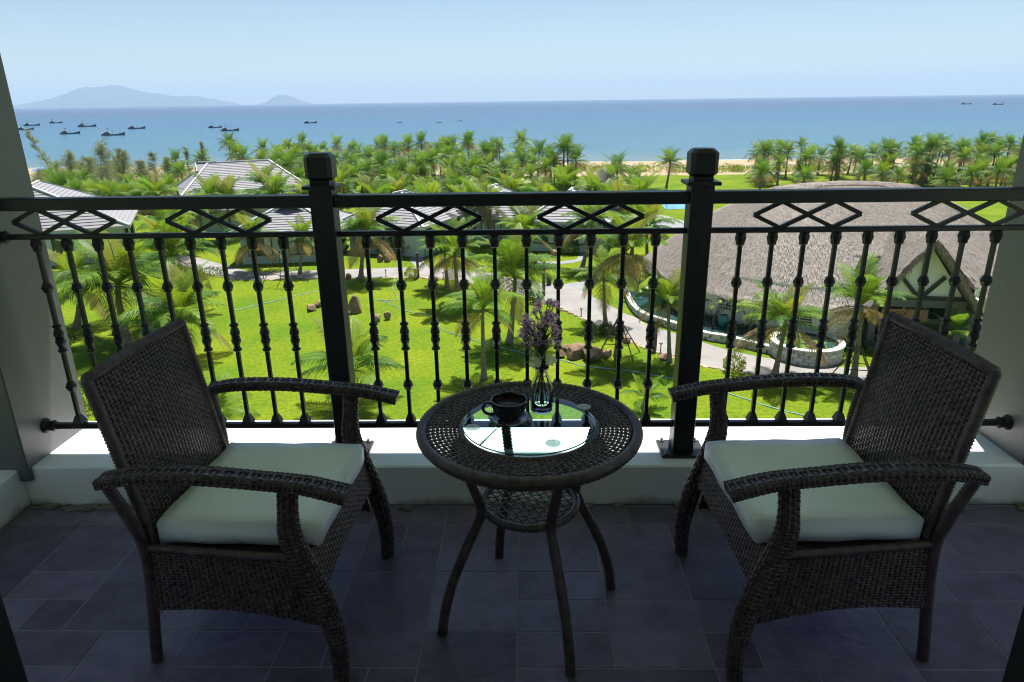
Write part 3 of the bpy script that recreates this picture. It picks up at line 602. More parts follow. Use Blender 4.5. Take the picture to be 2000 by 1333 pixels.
def frond_geo(q, L, e0, bend, nl, seg, width, llen, tint, rnd, droop=.5, base=None, az=0.0, twist=0.0):
    """one pinnate frond: arching midrib with paired drooping leaflets"""
    n = 9; pts = []; p = Vector((0, 0, 0)); e = e0
    for i in range(n+1):
        pts.append(p.copy()); e = e0-bend*((i+1)/n)**1.35; p = p+Vector((math.cos(e), 0, math.sin(e)))*L/n
    ca, sa = math.cos(az), math.sin(az); base = base or Vector((0, 0, 0)); tt = tint
    def X(v): return Vector((v.x*ca-v.y*sa, v.x*sa+v.y*ca, v.z))+base
    q.tube([X(v) for v in pts], [.030*(1-.85*i/n)*L/2.6 for i in range(n+1)], 4 if seg > 1 else 3, cap=False, tint=.45 if tt < .5 else .9)
    for k in range(nl):
        s = .13+.86*(k+.5)/nl; f = s*n; i = min(int(f), n-1); c = pts[i].lerp(pts[i+1], f-i); d = (pts[i+1]-pts[i]).normalized(); up = Vector((0, 1, 0)).cross(d)*-1
        up = d.cross(Vector((0, 1, 0))); up = -up if up.z < 0 else up
        ll = 1.05*llen*L*(math.sin(math.pi*min(1, .16+.84*s))**.55)*(.55+.45*(1-s)+.25*(s < .75))*rnd.uniform(.85, 1.1)
        for sg in (-1, 1):
            fw = .45+.55*s; o = Vector((0, sg, 0)); dirn = (o*.85+d*fw+up*.18+Vector((0, twist*sg, 0))).normalized()
            dn = droop*rnd.uniform(.7, 1.3); mid = c+dirn*ll*.5+Vector((0, 0, -dn*.12*ll)); tip = c+dirn*ll*.93+Vector((0, 0, -dn*.62*ll))
            w = d*width*.5; g = min(1, max(0, tt+rnd.uniform(-.07, .07)))
            if seg > 1: q.add([X(c-w*.6), X(c+w*.6), X(mid+w), X(tip), X(mid-w)], [(0, 1, 2, 4), (4, 2, 3)], g)
            else: q.add([X(c-w*.7), X(c+w*.7), X(tip+w*.35), X(tip-w*.35)], [(0, 1, 2, 3)], g)
rp = random.Random(21)
FR = {}
for kind, (e0, bend, droop, tint) in {'upright': (1.25, .75, .35, .28), 'arching': (.85, 1.35, .7, .10), 'spreading': (.38, 1.25, .95, .06), 'hanging': (-.25, .95, 1.0, .70)}.items():
    FR[kind] = []
    for k in range(3):
        q = MB(); frond_geo(q, 2.6, e0+rp.uniform(-.1, .1), bend*rp.uniform(.85, 1.15), 46, 2, .046, .31, tint+.13*k, rp, droop); FR[kind].append(q.mesh('frond', M['palm']))
TR = []
for k in range(4):
    q = MB(); n = 22; bx = rp.uniform(-.06, .06); pts = []; rr = []
    for i in range(n+1):
        t = i/n; pts.append((bx*math.sin(t*2.2), .05*math.sin(t*3+k), t)); rr.append((.135-.055*t+.10*math.exp(-t*9))*(1+.06*(i % 2)))
    q.tube(pts, rr, 9); TR.append(q.mesh('trunk', M['trunk'], True))
def palm(base, H, scale, label, group=None, nf=19, lean=(0, 0), dry=0.35, seed=0, young=False):
    r = random.Random(seed); t = thing('coconut_palm', label, 'palm tree', base, 0, group)
    tr = link('trunk', TR[r.randrange(4)], t, (0, 0, -.05), r.uniform(0, 6)); tr.scale = (1.05*scale, 1.05*scale, H+.05)
    sh = Matrix(((1, 0, lean[0], 0), (0, 1, lean[1], 0), (0, 0, 1, 0), (0, 0, 0, 1)))
    if lean != (0, 0): tr.rotation_euler = (-lean[1]*.9, lean[0]*.9, 0)
    top = Vector((lean[0]*H*.9, lean[1]*H*.9, H))
    a = r.uniform(0, 6)
    for k in range(nf):
        f = k/nf; kd = 'upright' if f < .28 else 'arching' if f < .66 else 'spreading' if f < 1-dry*.45 or young else 'hanging'
        a += 2.39996; o = link('frond', FR[kd][r.randrange(3)], t, top+Vector((0, 0, .12-.22*f)), 0, scale*r.uniform(.82, 1.12))
        o.rotation_euler = (r.uniform(-.2, .2), r.uniform(-.15, .12), a)
    return t
PS = {1: 1.0, 2: 1.35, 3: 1.0, 4: 1.2, 5: .9, 6: 1.12, 7: 1.12, 9: 1.8, 10: 1.6, 11: 1.45, 12: 1.2, 14: 1.5, 15: 1.3, 16: 1.2, 17: 1.4}
def P(px, py, cx, cy, scale, label, seed, nf=19, dry=.35, young=False, group=None):
    """palm from the photo: foot on the ground at (px, py), crown seen at (cx, cy)"""
    g = G(px, py); c = onY(cx, cy, g.y); H = max(.6, c.z); return palm(g, H, PS.get(seed, scale)*.93, label, group, nf+1, ((c.x-g.x)/H/.9, 0), dry, seed, young)
P(945, 742, 944, 604, .80, 'young coconut palm standing alone on the lawn in line with the table glass', 1)
P(995, 672, 1004, 540, 1.15, 'full coconut palm on the lawn with a dark shadow by the hose', 2, 22)
P(1183, 636, 1180, 545, .88, 'coconut palm at the path edge beside the staked palm', 3)
P(1206, 698, 1222, 492, 1.05, 'tall thin coconut palm held by a wooden stake frame, crown before the thatch edge', 4, 20, .8)
P(1308, 708, 1304, 592, .80, 'coconut palm between the path edge and the curved stone planter', 5)
P(1512, 738, 1532, 632, .95, 'coconut palm at the path before the hall wall, beside the round pond', 6, 20, .5)
P(1668, 742, 1682, 596, 1.05, 'pale drooping coconut palm between the round pond and the porch', 7, 20, .9)
P(1858, 700, 1850, 652, .75, 'low bright yellow-green young palm in front of the porch', 8, 12, 0, True)
P(250, 672, 232, 556, 1.35, 'broad dark coconut palm beside the tiled villa wall', 9, 24)
P(330, 612, 335, 500, 1.15, 'coconut palm in the clump where the pale path bends to the villas', 10, 22)
P(352, 700, 352, 622, 1.05, 'low coconut palm on the lawn with long arching fronds above the armchair', 11, 20)
P(690, 790, 690, 722, 1.0, 'low coconut palm behind the rail post with fronds spread to either side', 12, 14, .1, True)
P(420, 860, 420, 812, .85, 'low young palm at the foot of the building below the armchair arm', 13, 12, .2, True)
P(150, 640, 150, 560, 1.1, 'yellowish coconut palm against the villa wall by the grey pillar', 14, 18)
P(897, 600, 889, 498, 1.1, 'coconut palm with shaggy dark trunk on the lawn below the path', 15, 22, .9)
P(873, 562, 868, 492, 1.05, 'coconut palm standing right behind the shaggy trunked palm', 16, 20)
P(704, 547, 715, 455, 1.25, 'coconut palm leaning over the path in front of the mint villa wall', 17, 22)
P(497, 532, 497, 470, 1.25, 'coconut palm across the path from the wooden swing frame', 18, 20, .6)
P(1136, 528, 1155, 440, 1.3, 'leaning coconut palm beside the narrow side path', 19, 20)
P(1255, 800, 1258, 792, .55, 'tuft of a seedling palm at the foot of the building beside the rail post', 20, 8, 0, True)
P(585, 535, 592, 470, 1.0, 'coconut palm by the round dark shrub behind the rail post', 21)
P(1040, 520, 1025, 455, 1.35, 'bushy coconut palm between the villas and the side path', 22, 22)
# palms among the villas
rq = random.Random(31)
for k, (x, y) in enumerate([(345, 500), (395, 478), (455, 468), (555, 478), (640, 462), (735, 462), (845, 470), (925, 478), (965, 488), (1065, 468), (1100, 462), (1190, 462), (1215, 470), (1248, 455), (1000, 452), (905, 452), (780, 445), (670, 445), (600, 440), (520, 442), (1160, 440), (1230, 500), (1262, 520), (420, 452), (320, 455)]):
    hh_, dd_ = rq.uniform(3.0, 4.9), rq.uniform(.2, 1.0); ad_ = ('taller ' if hh_ > 4 else 'shorter ')+('half-withered' if dd_ > .6 else 'green'); palm(G(x+rq.uniform(-5, 5), y), hh_, rq.uniform(1.1, 1.4), ad_+' coconut palm growing between the grey-roofed villas', 'palms between the villas, '+ad_, 20, (rq.uniform(-.12, .12), 0), dd_, 100+k)
# far groves
CRN = []
for k in range(6):
    q = MB(); rr_ = random.Random(50+k); nf = 24; dryk = 0 if k < 3 else .18
    for j in range(nf):
        f = j/nf; e0, bend, dr, ti = (1.28, .7, .3, .22) if f < .28 else (.85, 1.3, .7, .10) if f < .62-dryk else (.35, 1.25, .9, .12) if f < .84-dryk else (-.2, .9, 1, .80)
        frond_geo(q, 2.7*rr_.uniform(.85, 1.12), e0+rr_.uniform(-.15, .15), bend*rr_.uniform(.8, 1.2), 24, 1, .082, .31, max(0, min(1, ti+rr_.uniform(-.12, .22))), rr_, dr, Vector((0, 0, .1-.2*f)), j*2.39996+rr_.uniform(-.2, .2))
    CRN.append(q.mesh('crown', M['palm']))
def far_palm(g, H, sc, label, group, r):
    ck = r.randrange(6); lx = r.uniform(-.10, .10)
    if label.startswith('*'): label = ('tall ' if H > 4.8 else 'mid-height ' if H > 3.2 else 'short ')+('green' if ck < 3 else 'half-withered')+' coconut palm '+label[1:]; group = group+', '+label.split(' coconut')[0]
    t = thing('coconut_palm', label, 'palm tree', g, 0, group)
    tr = link('trunk', TR[r.randrange(4)], t, (0, 0, -.05)); tr.scale = (1.3*sc, 1.3*sc, H+.05); tr.rotation_euler = (0, lx, r.uniform(-.3, .3)*0)
    c = link('crown', CRN[ck], t, (math.sin(lx)*H, 0, math.cos(lx)*H), r.uniform(0, 6.28), sc); c.rotation_euler = (r.uniform(-.08, .08), r.uniform(-.08, .08), r.uniform(0, 6.28))
rg = random.Random(77)
def grove(n, x0, x1, ylo, yhi, Hlo, Hhi, label, group, mind=2.2, skip=None):
    pts = []; tries = 0
    while len(pts) < n and tries < 6000:
        tries += 1; x = rg.uniform(x0, x1); u = rg.random(); y = yhi*ylo/(ylo+(yhi-ylo)*u) if 0 else ylo+(yhi-ylo)*u
        if skip and skip(x, y): continue
        g = G(x, y)
        if any((g-p).length < mind for p in pts): continue
        pts.append(g); far_palm(g, rg.uniform(Hlo, Hhi), rg.uniform(.78, 1.12), label, group, rg)
GV, HV, VV = '*in the grove between the villas and the sea', '*in the row beyond the thatched hall', '*below the feathery trees beside the villa roofs'
vil = lambda x, y: (x > 1040 and y > 372) or (358 < x < 512 and y > 358)
grove(70, 345, 1110, 352, 388, 2.8, 5.0, GV, 'palms of the seaside grove', 2.6, vil)
grove(50, 350, 1130, 370, 408, 1.6, 3.4, GV, 'palms of the seaside grove', 2.4, vil)
grove(32, 440, 1020, 341, 352, 4.0, 6.6, GV, 'palms of the seaside grove', 3.0)
grove(34, 1440, 1990, 338, 356, 3.0, 5.6, HV, 'palms beyond the thatched hall', 2.8)
grove(30, 1480, 2010, 352, 378, 1.5, 3.4, HV, 'palms beyond the thatched hall', 2.6)
grove(14, 1780, 2010, 340, 372, 4.2, 6.4, HV, 'palms beyond the thatched hall', 2.8)
grove(20, 110, 370, 398, 424, 1.8, 3.4, VV, 'palms beside the villa roofs', 2.2)
for x, y, h, lab in ((1300, 374, 4.3, 'lone coconut palm on the open beach lawn'), (1098, 366, 6.2, 'coconut palm in the trio with bare trunks on the beach lawn'), (1112, 362, 6.0, 'coconut palm in the trio with bare trunks on the beach lawn'), (1120, 368, 4.4, 'coconut palm in the trio with bare trunks on the beach lawn'), (1050, 352, 5.0, 'coconut palm beside the straw beach shades'), (1208, 398, 4.6, 'tall coconut palm in front of the two-tier thatched hut'), (1235, 404, 3.0, 'bushy coconut palm at the foot of the two-tier hut'), (1185, 406, 3.4, 'short coconut palm hiding the hut eaves')):
    far_palm(G(x, y), h, 1.15, lab, 'bare trunk trio' if 'trio' in lab else None, rg)

# casuarinas
M['casu'] = leafmat('casuarina_needles', (.13, .18, .11), (.16, .21, .13), (.19, .18, .13), .5, .7)
M['bark'] = mat('grey_bark', (.13, .11, .09), .9, var=.3, vscale=3)
def casuarina(base, H, lean, label, seed, spread=1.0, dens=1.0):
    r = random.Random(seed); t = thing('casuarina_tree', label, 'tree', base, 0, 'feathery trees on the shore')
    w = MB(); pts = [Vector((lean*H*(i/8)**1.4, .1*math.sin(i), H*i/8)) for i in range(9)]; w.tube(pts, [.11*(1-.9*i/8)+.012 for i in range(9)], 6)
    q = MB()
    for k in range(int(56*dens)):
        f = r.uniform(.18, .99); i = min(int(f*8), 7); c = pts[i].lerp(pts[i+1], f*8-i); a = r.uniform(0, 6.28); L = 1.35*spread*(1.7*(1-f)+.45)*r.uniform(.7, 1.2)
        d = Vector((math.cos(a), math.sin(a), r.uniform(.35, .95))).normalized(); e = c+d*L; w.tube([c, c+d*L*.5, e], [.022, .014, .005], 4, cap=False)
        for m_ in range(int(64*dens)):
            p = c+d*L*r.uniform(.25, 1.05)+Vector((r.gauss(0, .17), r.gauss(0, .17), r.gauss(0, .17)))*L; v = Vector((r.gauss(0, .6), r.gauss(0, .6), r.uniform(-.7, .9))).normalized()*r.uniform(.25, .5); s_ = v.orthogonal().normalized()*.022
            q.add([p-s_, p+s_, p+v], [(0, 1, 2)], r.uniform(0, .5))
    w.obj('trunk', M['bark'], t, True); q.obj('crown', M['casu'], t)
for k, (x, y, cx, cyy, ln, sp_, lab) in enumerate([(118, 372, 66, 252, -.38, .75, 'tall casuarina leaning far out over the bay'), (215, 378, 236, 276, .02, 1.25, 'widest feathery casuarina rising above the palms'), (250, 380, 255, 292, .03, 1.0, 'thin bare-branched casuarina next to the widest one'), (150, 380, 128, 300, 0, 1.1, 'short feathery casuarina beside the leaning one'), (185, 382, 170, 312, 0, 1.2, 'low rounded casuarina between the feathery trees'), (120, 388, 150, 320, 0, 1.3, 'low dense casuarina at the foot of the leaning one'), (310, 378, 318, 300, 0, .8, 'small casuarina tip among the palm crowns'), (375, 365, 372, 290, -.03, .6, 'slim casuarina behind the grey villa ridge'), (408, 362, 405, 276, -.05, .6, 'tallest slim casuarina behind the grey villa ridge'), (215, 392, 205, 330, 0, 1.4, 'broad low casuarina above the villa roof'), (285, 385, 290, 318, .04, 1.1, 'ragged casuarina between the widest one and the villa ridge'), (165, 375, 158, 322, -.05, 1.3, 'bushy casuarina close behind the low rounded one'), (90, 385, 95, 335, .05, 1.2, 'low casuarina next to the grey pillar'), (240, 372, 228, 310, -.02, 1.3, 'casuarina with spreading boughs behind the widest one'), (335, 372, 340, 312, .03, .9, 'narrow casuarina near the grey villa ridge')]):
    g = G(x, y); c = onY(cx, cyy, g.y); casuarina(g, max(2.5, c.z), ln, lab, 300+k, sp_, .75 if sp_ < .9 else 1.15)

# shrubs
M['shrub'] = leafmat('shrub_leaf', (.03, .075, .014), (.055, .115, .016), (.2, .2, .03), .3)
M['yshrub'] = leafmat('yellow_shrub_leaf', (.16, .22, .015), (.20, .26, .02), (.3, .25, .05), .35)
def leafball(n, rx, ry, rz, size, seed, base=0.0):
    r = random.Random(seed); q = MB()
    for k in range(n):
        v = Vector((r.gauss(0, 1), r.gauss(0, 1), r.gauss(0, 1))).normalized(); rr = r.uniform(.55, 1.02)*(1+.16*math.sin(v.x*5+seed)*math.cos(v.y*4))
        p = Vector((v.x*rx*rr, v.y*ry*rr, rz+v.z*rz*rr)); d = (v+Vector((r.gauss(0, .5), r.gauss(0, .5), r.gauss(0, .5)+.3))).normalized()*size*r.uniform(.6, 1.3); w = d.orthogonal().normalized()*size*.28
        q.add([p, p+d*.5+w, p+d, p+d*.5-w], [(0, 1, 2, 3)], r.uniform(0, .15))
    return q
def shrub(px, py, rx, rz, label, seed, m='shrub', n=700, size=.13, group=None):
    g = G(px, py); t = thing('shrub', label, 'shrub', g, 0, group); leafball(n, rx, rx, rz, size, seed).obj('foliage', M[m], t)
    w = MB(); w.tube([(0, 0, -.05), (.02, 0, rz*.7), (0, .02, rz*1.2)], [.05, .04, .01], 6); w.obj('stem', M['bark'], t)
shrub(588, 505, 1.5, 1.05, 'round dark green shrub by the rail post beyond the path', 1, n=1500, size=.2)
shrub(803, 546, .55, .5, 'small yellow-green shrub at the path edge next to a wooden post', 2, 'yshrub')
shrub(1043, 592, .45, .5, 'small green shrub on the lawn behind the bouquet', 3)
shrub(1432, 728, .55, .5, 'bright leafy shrub at the path edge before the hall', 4, 'yshrub')
shrub(770, 498, 2.0, .9, 'dark hedge-like shrub at the mint villa wall', 5, n=1500, size=.2)
shrub(1110, 497, 1.1, .6, 'low dark shrub beside the narrow side path', 6, n=800, size=.18)
shrub(105, 690, 1.2, .8, 'reddish green shrub at the villa wall by the grey pillar', 7, n=900, size=.2)
shrub(410, 540, 1.4, .35, 'low bed of reddish ground cover at the path bend', 8, n=800, size=.12)
shrub(165, 800, 1.1, .7, 'shaded shrub at the foot of the building by the grey pillar', 9, n=800, size=.15)
shrub(1186, 655, .55, .35, 'small shrub at the foot of the staked palm', 10)
q = MB(); r9 = random.Random(9)
for k in range(170):
    x = r9.uniform(900, 2050); g = G(x, 336+r9.uniform(-3.5, 1.5)); lb = leafball(110, r9.uniform(1.2, 2.4), 1.0, r9.uniform(.35, .75), .34, k)
    q.add([(v[0]+g.x, v[1]+g.y, v[2]+zf(g.y)-.05) for v in lb.v], lb.f); q.t += lb.t
tag(q.obj('beach_scrub', M['yshrub']), 'low yellow-green scrub in a strip along the sand', 'scrub', kind='stuff')

# rocks -------------------------------------------------------------------
M['rock'] = mat('brown_rock', (.17, .095, .055), .9, col2=(.27, .20, .13), vscale=2.2, bump=.7, bscale=4, objvar=.25)
def rock_mesh(seed):
    bm = bmesh.new(); bmesh.ops.create_icosphere(bm, subdivisions=3, radius=1); r = random.Random(seed); cuts = [(Vector((r.gauss(0, 1), r.gauss(0, 1), r.gauss(0, .8))).normalized(), r.uniform(.5, .85)) for _ in range(11)]
    for v in bm.verts:
        for nn, d in cuts:
            e = v.co.dot(nn)-d
            if e > 0: v.co -= nn*e
        v.co *= 1+.04*math.sin(v.co.x*9+seed)*math.sin(v.co.y*8)
    me = bpy.data.meshes.new('rock'); bm.to_mesh(me); bm.free(); me.materials.append(M['rock']); return me
RK = [rock_mesh(s) for s in range(5)]
for k, (x, y, w, h, lab) in enumerate([(694, 612, 26, 34, 'tall reddish boulder beside the rail post on the lawn'), (738, 627, 18, 14, 'flat brown rock in the pair near the tall boulder'), (757, 625, 14, 16, 'pointed brown rock in the pair near the tall boulder'), (608, 607, 26, 12, 'jagged brown rock lying on the lawn near the post'), (622, 600, 20, 12, 'jagged brown rock lying on the lawn near the post'), (1094, 698, 20, 16, 'sandy rock at the bouquet end of the rock row by the hose'), (1127, 698, 46, 26, 'largest sandy rock in the row by the hose'), (1158, 704, 42, 26, 'darker brown rock in the row by the hose'), (1185, 697, 24, 14, 'orange rock at the palm end of the rock row'), (1108, 686, 20, 13, 'small rock behind the largest one in the rock row'), (742, 512, 15, 14, 'brown rock of the upright pair beyond the path'), (757, 512, 13, 15, 'brown rock of the upright pair beyond the path'), (680, 545, 14, 10, 'dark rock at the path edge by the rail post'), (1081, 502, 14, 14, 'round brown rock on the lawn by the side path'), (852, 548, 12, 8, 'small dark rock at the path edge below the palms'), (1300, 700, 30, 8, 'flat orange rock at the palm foot by the path'), (1220, 668, 24, 12, 'brown rock at the staked palm by the path'), (85, 650, 24, 22, 'round brown rock at the villa wall by the pillar')]):
    g = G(x, y); mpp = (g-Vector((0, 0, CZ))).dot(Vector(CF))/FOC; o = link('rock', RK[k % 5], None, (g.x, g.y, h*mpp*.42), k*1.7); o.scale = (w*mpp*.58, w*mpp*.5, h*mpp*.66)
    tag(o, lab, 'rock', {3: 'jagged lawn rocks', 4: 'jagged lawn rocks', 10: 'upright rock pair', 11: 'upright rock pair'}.get(k))

# hoses, lamps, posts, stakes ------------------------------------------------
M['hose'] = mat('blue_hose', (.17, .32, .40), .4)
def hose(px, label):
    pts = [G(x, y) for x, y in px]; q = MB(); q.tube([(p[0], p[1], .035+.012*math.sin(i*1.3)-.01) for i, p in enumerate(spline(pts, len(pts)*8))], .023, 6); tag(q.obj('garden_hose', M['hose'], None, True), label, 'hose')
hose([(772, 543), (768, 556), (768, 567), (777, 582), (768, 588), (738, 587), (756, 592), (791, 608), (847, 620), (865, 645), (918, 663), (974, 679), (1024, 691), (1091, 703), (1144, 717), (1214, 724), (1316, 742), (1430, 772), (1500, 795), (1590, 818), (1650, 832)], 'long pale blue hose snaking across the lawn past the rock row')
hose([(655, 565), (617, 571), (570, 580), (526, 591), (485, 601), (455, 608)], 'short pale blue hose on the lawn near the wooden swing frame')
M['lamp'] = mat('lamp_metal', (.02, .02, .022), .5); M['lampglass'] = mat('lamp_lens', (.5, .48, .42), .4)
for x, y, lab in ((754, 541, 'slim black path lamp by the lawn near the hose end'), (866, 546, 'slim black path lamp near the twin palms'), (1135, 620, 'slim black path lamp on the lawn side of the wide path'), (831, 502, 'slim black path lamp at the branch path'), (515, 545, 'slim black path lamp near the swing frame'), (1224, 662, 'slim black path lamp among the wooden stakes'), (1290, 690, 'slim black path lamp by the wooden post')):
    t = thing('path_lamp', lab, 'lamp', G(x, y), 0, 'path lamps'); q = MB(); q.lathe([(.09, 0), (.09, .02), (.035, .03), (.03, .5)], 8); q.obj('post', M['lamp'], t)
    q = MB(); q.lathe([(.05, .5), (.05, .58)], 8); q.obj('lens', M['lampglass'], t); q = MB(); q.lathe([(.11, .58), (.09, .62), (.02, .66)], 10); q.obj('hood', M['lamp'], t)
M['wood'] = mat('weathered_wood', (.10, .065, .045), .85, var=.35, vscale=4, stretch=(3, 3, .6))
for x, y, h, lab in ((817, 543, 2.1, 'square dark wooden post at the path edge by the yellow-green shrub'), (1278, 684, 1.8, 'square dark wooden post at the path edge before the planter'), (1062, 578, 2.6, 'round bare post at the path edge near the small sign')):
    t = thing('wooden_post', lab, 'post', G(x, y)); q = MB(); q.box((0, 0, h/2), (.2, .2, h), .3, .015); q.obj('shaft', M['wood'], t); q = MB(); q.box((0, 0, h+.02), (.23, .23, .04), .3); q.obj('cap', M['wood'], t)
t = thing('garden_sign', 'small brown sign board on a post at the path junction', 'sign', G(1041, 545)); q = MB(); q.tube([(0, 0, 0), (0, 0, 1.3)], .03, 6); q.obj('post', M['lamp'], t); q = MB(); q.box((0, 0, 1.3), (.7, .06, .4), ch=.01); q.obj('board', M['wood'], t)
t = thing('litter_bin', 'small dark bin standing at the path junction', 'bin', G(1072, 557)); q = MB(); q.lathe([(.2, 0), (.21, .7), (.19, .7)], 14); q.obj('drum', M['lamp'], t); q = MB(); q.lathe([(.23, .76), (.23, .80), (.02, .86)], 14); q.obj('lid', M['wood'], t); q = MB(); q.tube([(.15, 0, .68), (.15, 0, .78)], .02, 5); q.tube([(-.15, 0, .68), (-.15, 0, .78)], .02, 5); q.obj('bracket', M['lamp'], t)
def stakes(px, py, R_, H, label, seed):
    t = thing('palm_stakes', label, 'stake frame', G(px, py)); r = random.Random(seed); tops = []
    for k in range(4):
        a = k*math.pi/2+.5; q = MB(); q.tube([(R_*math.cos(a), R_*math.sin(a), 0), (.10*math.cos(a+.6), .10*math.sin(a+.6), H)], [.035, .03], 6); q.obj('stake', M['wood'], t)
    for k in range(4):
        a, c = k*math.pi/2+.5, (k+1)*math.pi/2+.5; f = .42; q = MB(); q.tube([(R_*(1-f)*math.cos(a), R_*(1-f)*math.sin(a), H*f), (R_*(1-f)*math.cos(c), R_*(1-f)*math.sin(c), H*f+.05)], .026, 6); q.obj('cross_bar', M['wood'], t)
stakes(1206, 698, 1.6, 2.3, 'frame of thin wooden stakes propping the tall thin palm by the path', 1)
stakes(556, 558, 1.9, 2.9, 'tall tripod of dark poles on the lawn edge beside the rail post', 2)
stakes(1668, 745, 1.3, 1.9, 'frame of stakes around the pale drooping palm by the pond', 3)

# VILLAS -----------------------------------------------------------------------
M['roof'] = mat('grey_roof_tile', (.19, .19, .205), .7, var=.07, vscale=1.5); M['ridge'] = mat('white_ridge', (.42, .42, .42), .6)
M['mint'] = mat('mint_wall', (.40, .50, .46), .8, var=.04, vscale=1); M['dark'] = mat('dark_frame', (.02, .022, .024), .5)
M['pane'] = mat('window_glass', (.03, .05, .06), .08, spec=.8); M['curtain'] = mat('curtain', (.55, .58, .56), .9)
def slope(q, A, B, C, D, n):
    """courses of tiles from eave A-B up to ridge D-C, each lapping the one below"""
    A, B, C, D = map(Vector, (A, B, C, D)); nn = (B-A).cross(D-A).normalized()*.055
    for k in range(n):
        s0, s1 = k/n, (k+1)/n; a, b_ = A.lerp(D, s0), B.lerp(C, s0); c, d = B.lerp(C, s1), A.lerp(D, s1)
        q.add([a+nn, b_+nn, c+nn*.1, d+nn*.1, a, b_], [(0, 1, 2, 3), (4, 5, 1, 0)])
def villa(cx, cy_, rz, w, d, eave, rise, ridge, label, gablet=True, over=.7, win=True, base=0.0):
    t = thing('villa', label, 'house', (cx, cy_, 0), rz); W, D_ = w/2+over, d/2+over; r = ridge/2; Zr = eave+rise
    A, B, C, E_ = (-W, -D_, eave), (W, -D_, eave), (W, D_, eave), (-W, D_, eave); R0, R1 = Vector((0, -r, Zr)), Vector((0, r, Zr))
    q = MB(); n = max(6, int(math.hypot(W, rise)/.36)); slope(q, A, B, R0, R0, max(5, int(math.hypot(D_-r, rise)/.36))); slope(q, B, C, R1, R0, n); slope(q, C, E_, R1, R1, max(5, int(math.hypot(D_-r, rise)/.36))); slope(q, E_, A, R0, R1, n)
    q.add([(x, y, eave-.10) for x, y, _ in (A, B, C, E_)], [(3, 2, 1, 0)]); rf_ = q.obj('roof', M['roof'], t)
    for a, c in ((A, R0), (B, R0), (C, R1), (E_, R1), (R0, R1)):
        if (Vector(a)-Vector(c)).length > .3: q = MB(); up = Vector((0, 0, .06)); q.bar(Vector(a)+up, Vector(c)+up, .26, .16); q.obj('ridge_cap', M['ridge'], rf_)
    q = MB(); 
    for a, c in ((A, B), (B, C), (C, E_), (E_, A)): q.bar(Vector(a)-Vector((0, 0, .08)), Vector(c)-Vector((0, 0, .08)), .08, .24)
    q.obj('fascia', M['ridge'], rf_)
    if gablet:
        for yy, sg in ((-r-.02, -1),):
            gx, gz, gl = 1.15, .95, 2.0; y0 = yy+sg*gl*.75; zt = Zr+.12
            q = MB(); slope(q, (-gx*1.1, y0, zt-gz), (-gx*1.1, yy+1, zt-gz), (0, yy+1, zt), (0, y0, zt), 4); slope(q, (gx*1.1, yy+1, zt-gz), (gx*1.1, y0, zt-gz), (0, y0, zt), (0, yy+1, zt), 4); q.obj('gablet', M['roof'], rf_)
            q = MB(); q.add([(-gx, y0+.15, zt-gz), (gx, y0+.15, zt-gz), (0, y0+.15, zt-.1), (-gx, y0+.3, zt-gz), (gx, y0+.3, zt-gz), (0, y0+.3, zt-.1)], [(0, 1, 2), (5, 4, 3), (0, 3, 4, 1), (1, 4, 5, 2), (2, 5, 3, 0)]); q.obj('gablet_louvre', M['dark'], rf_)
            q = MB(); q.bar((-gx*1.15, y0, zt-gz), (0, y0, zt+.04), .10, .16); q.bar((gx*1.15, y0, zt-gz), (0, y0, zt+.04), .10, .16); q.bar((0, y0, zt+.05), (0, yy+1, zt+.05), .2, .14); q.obj('gablet_trim', M['ridge'], rf_)
    q = MB(); q.box((0, 0, eave/2-.05), (w, d, eave-.1)); q.obj('wall', M['mint'], t)
    if win:
        spots = [(x, -d/2, 0) for x in (-w*.3, w*.12)]+[(w/2, y, 1) for y in (-d*.25, d*.2)]
        for x, y, side in spots:
            ww_, hh = 2.1, 1.7; o = link('window', None, t, (x, y, eave*.5+.15), math.pi/2 if side else 0)
            q = MB()
            for xx in (-ww_/2, -ww_/6, ww_/6, ww_/2): q.box((xx, -.03, 0), (.08, .12, hh))
            q.box((0, -.03, hh/2), (ww_+.16, .14, .1)); q.box((0, -.03, -hh/2), (ww_+.16, .18, .1)); q.obj('frame', M['dark'], o)
            for i in range(3): q = MB(); q.box(((i-1)*ww_/3, -.015, 0), (ww_/3-.08, .02, hh-.1)); q.obj('pane', M['pane'] if (i+side) % 2 else M['curtain'], o)
    return t
villa(-47.6, 67.0, rad(25), 14.6, 12.0, 3.3, 3.7, 5.0, 'nearest wide villa with grey tiled hip roof and dark framed windows by the pillar', False)
villa(-37.5, 92, rad(-62), 11, 14, 3.6, 3.3, 7.5, 'far villa with a long pale grey roof and two small gablets', True, win=False)
villa(-34.2, 83, rad(-70), 7, 11, 2.6, 1.7, 6.5, 'low annexe roof in front of the far villa with gablets', False, win=False)
villa(-22.5, 66.5, rad(8), 8.6, 8, 3.0, 2.3, 1.2, 'grey roofed villa hidden behind the rail post, dark gablet showing')
villa(-12.2, 69.5, rad(-22), 8.2, 8, 3.0, 2.5, 1.0, 'mint walled villa with white hip ridges behind the leaning palm')
villa(-3.2, 74.0, rad(-18), 7.6, 8, 3.0, 2.5, 1.0, 'grey roofed villa half hidden by palms in the middle of the row')
villa(4.6, 70.0, rad(-12), 7.0, 7.5, 3.0, 2.5, 1.0, 'villa at the end of the row next to the narrow side path')

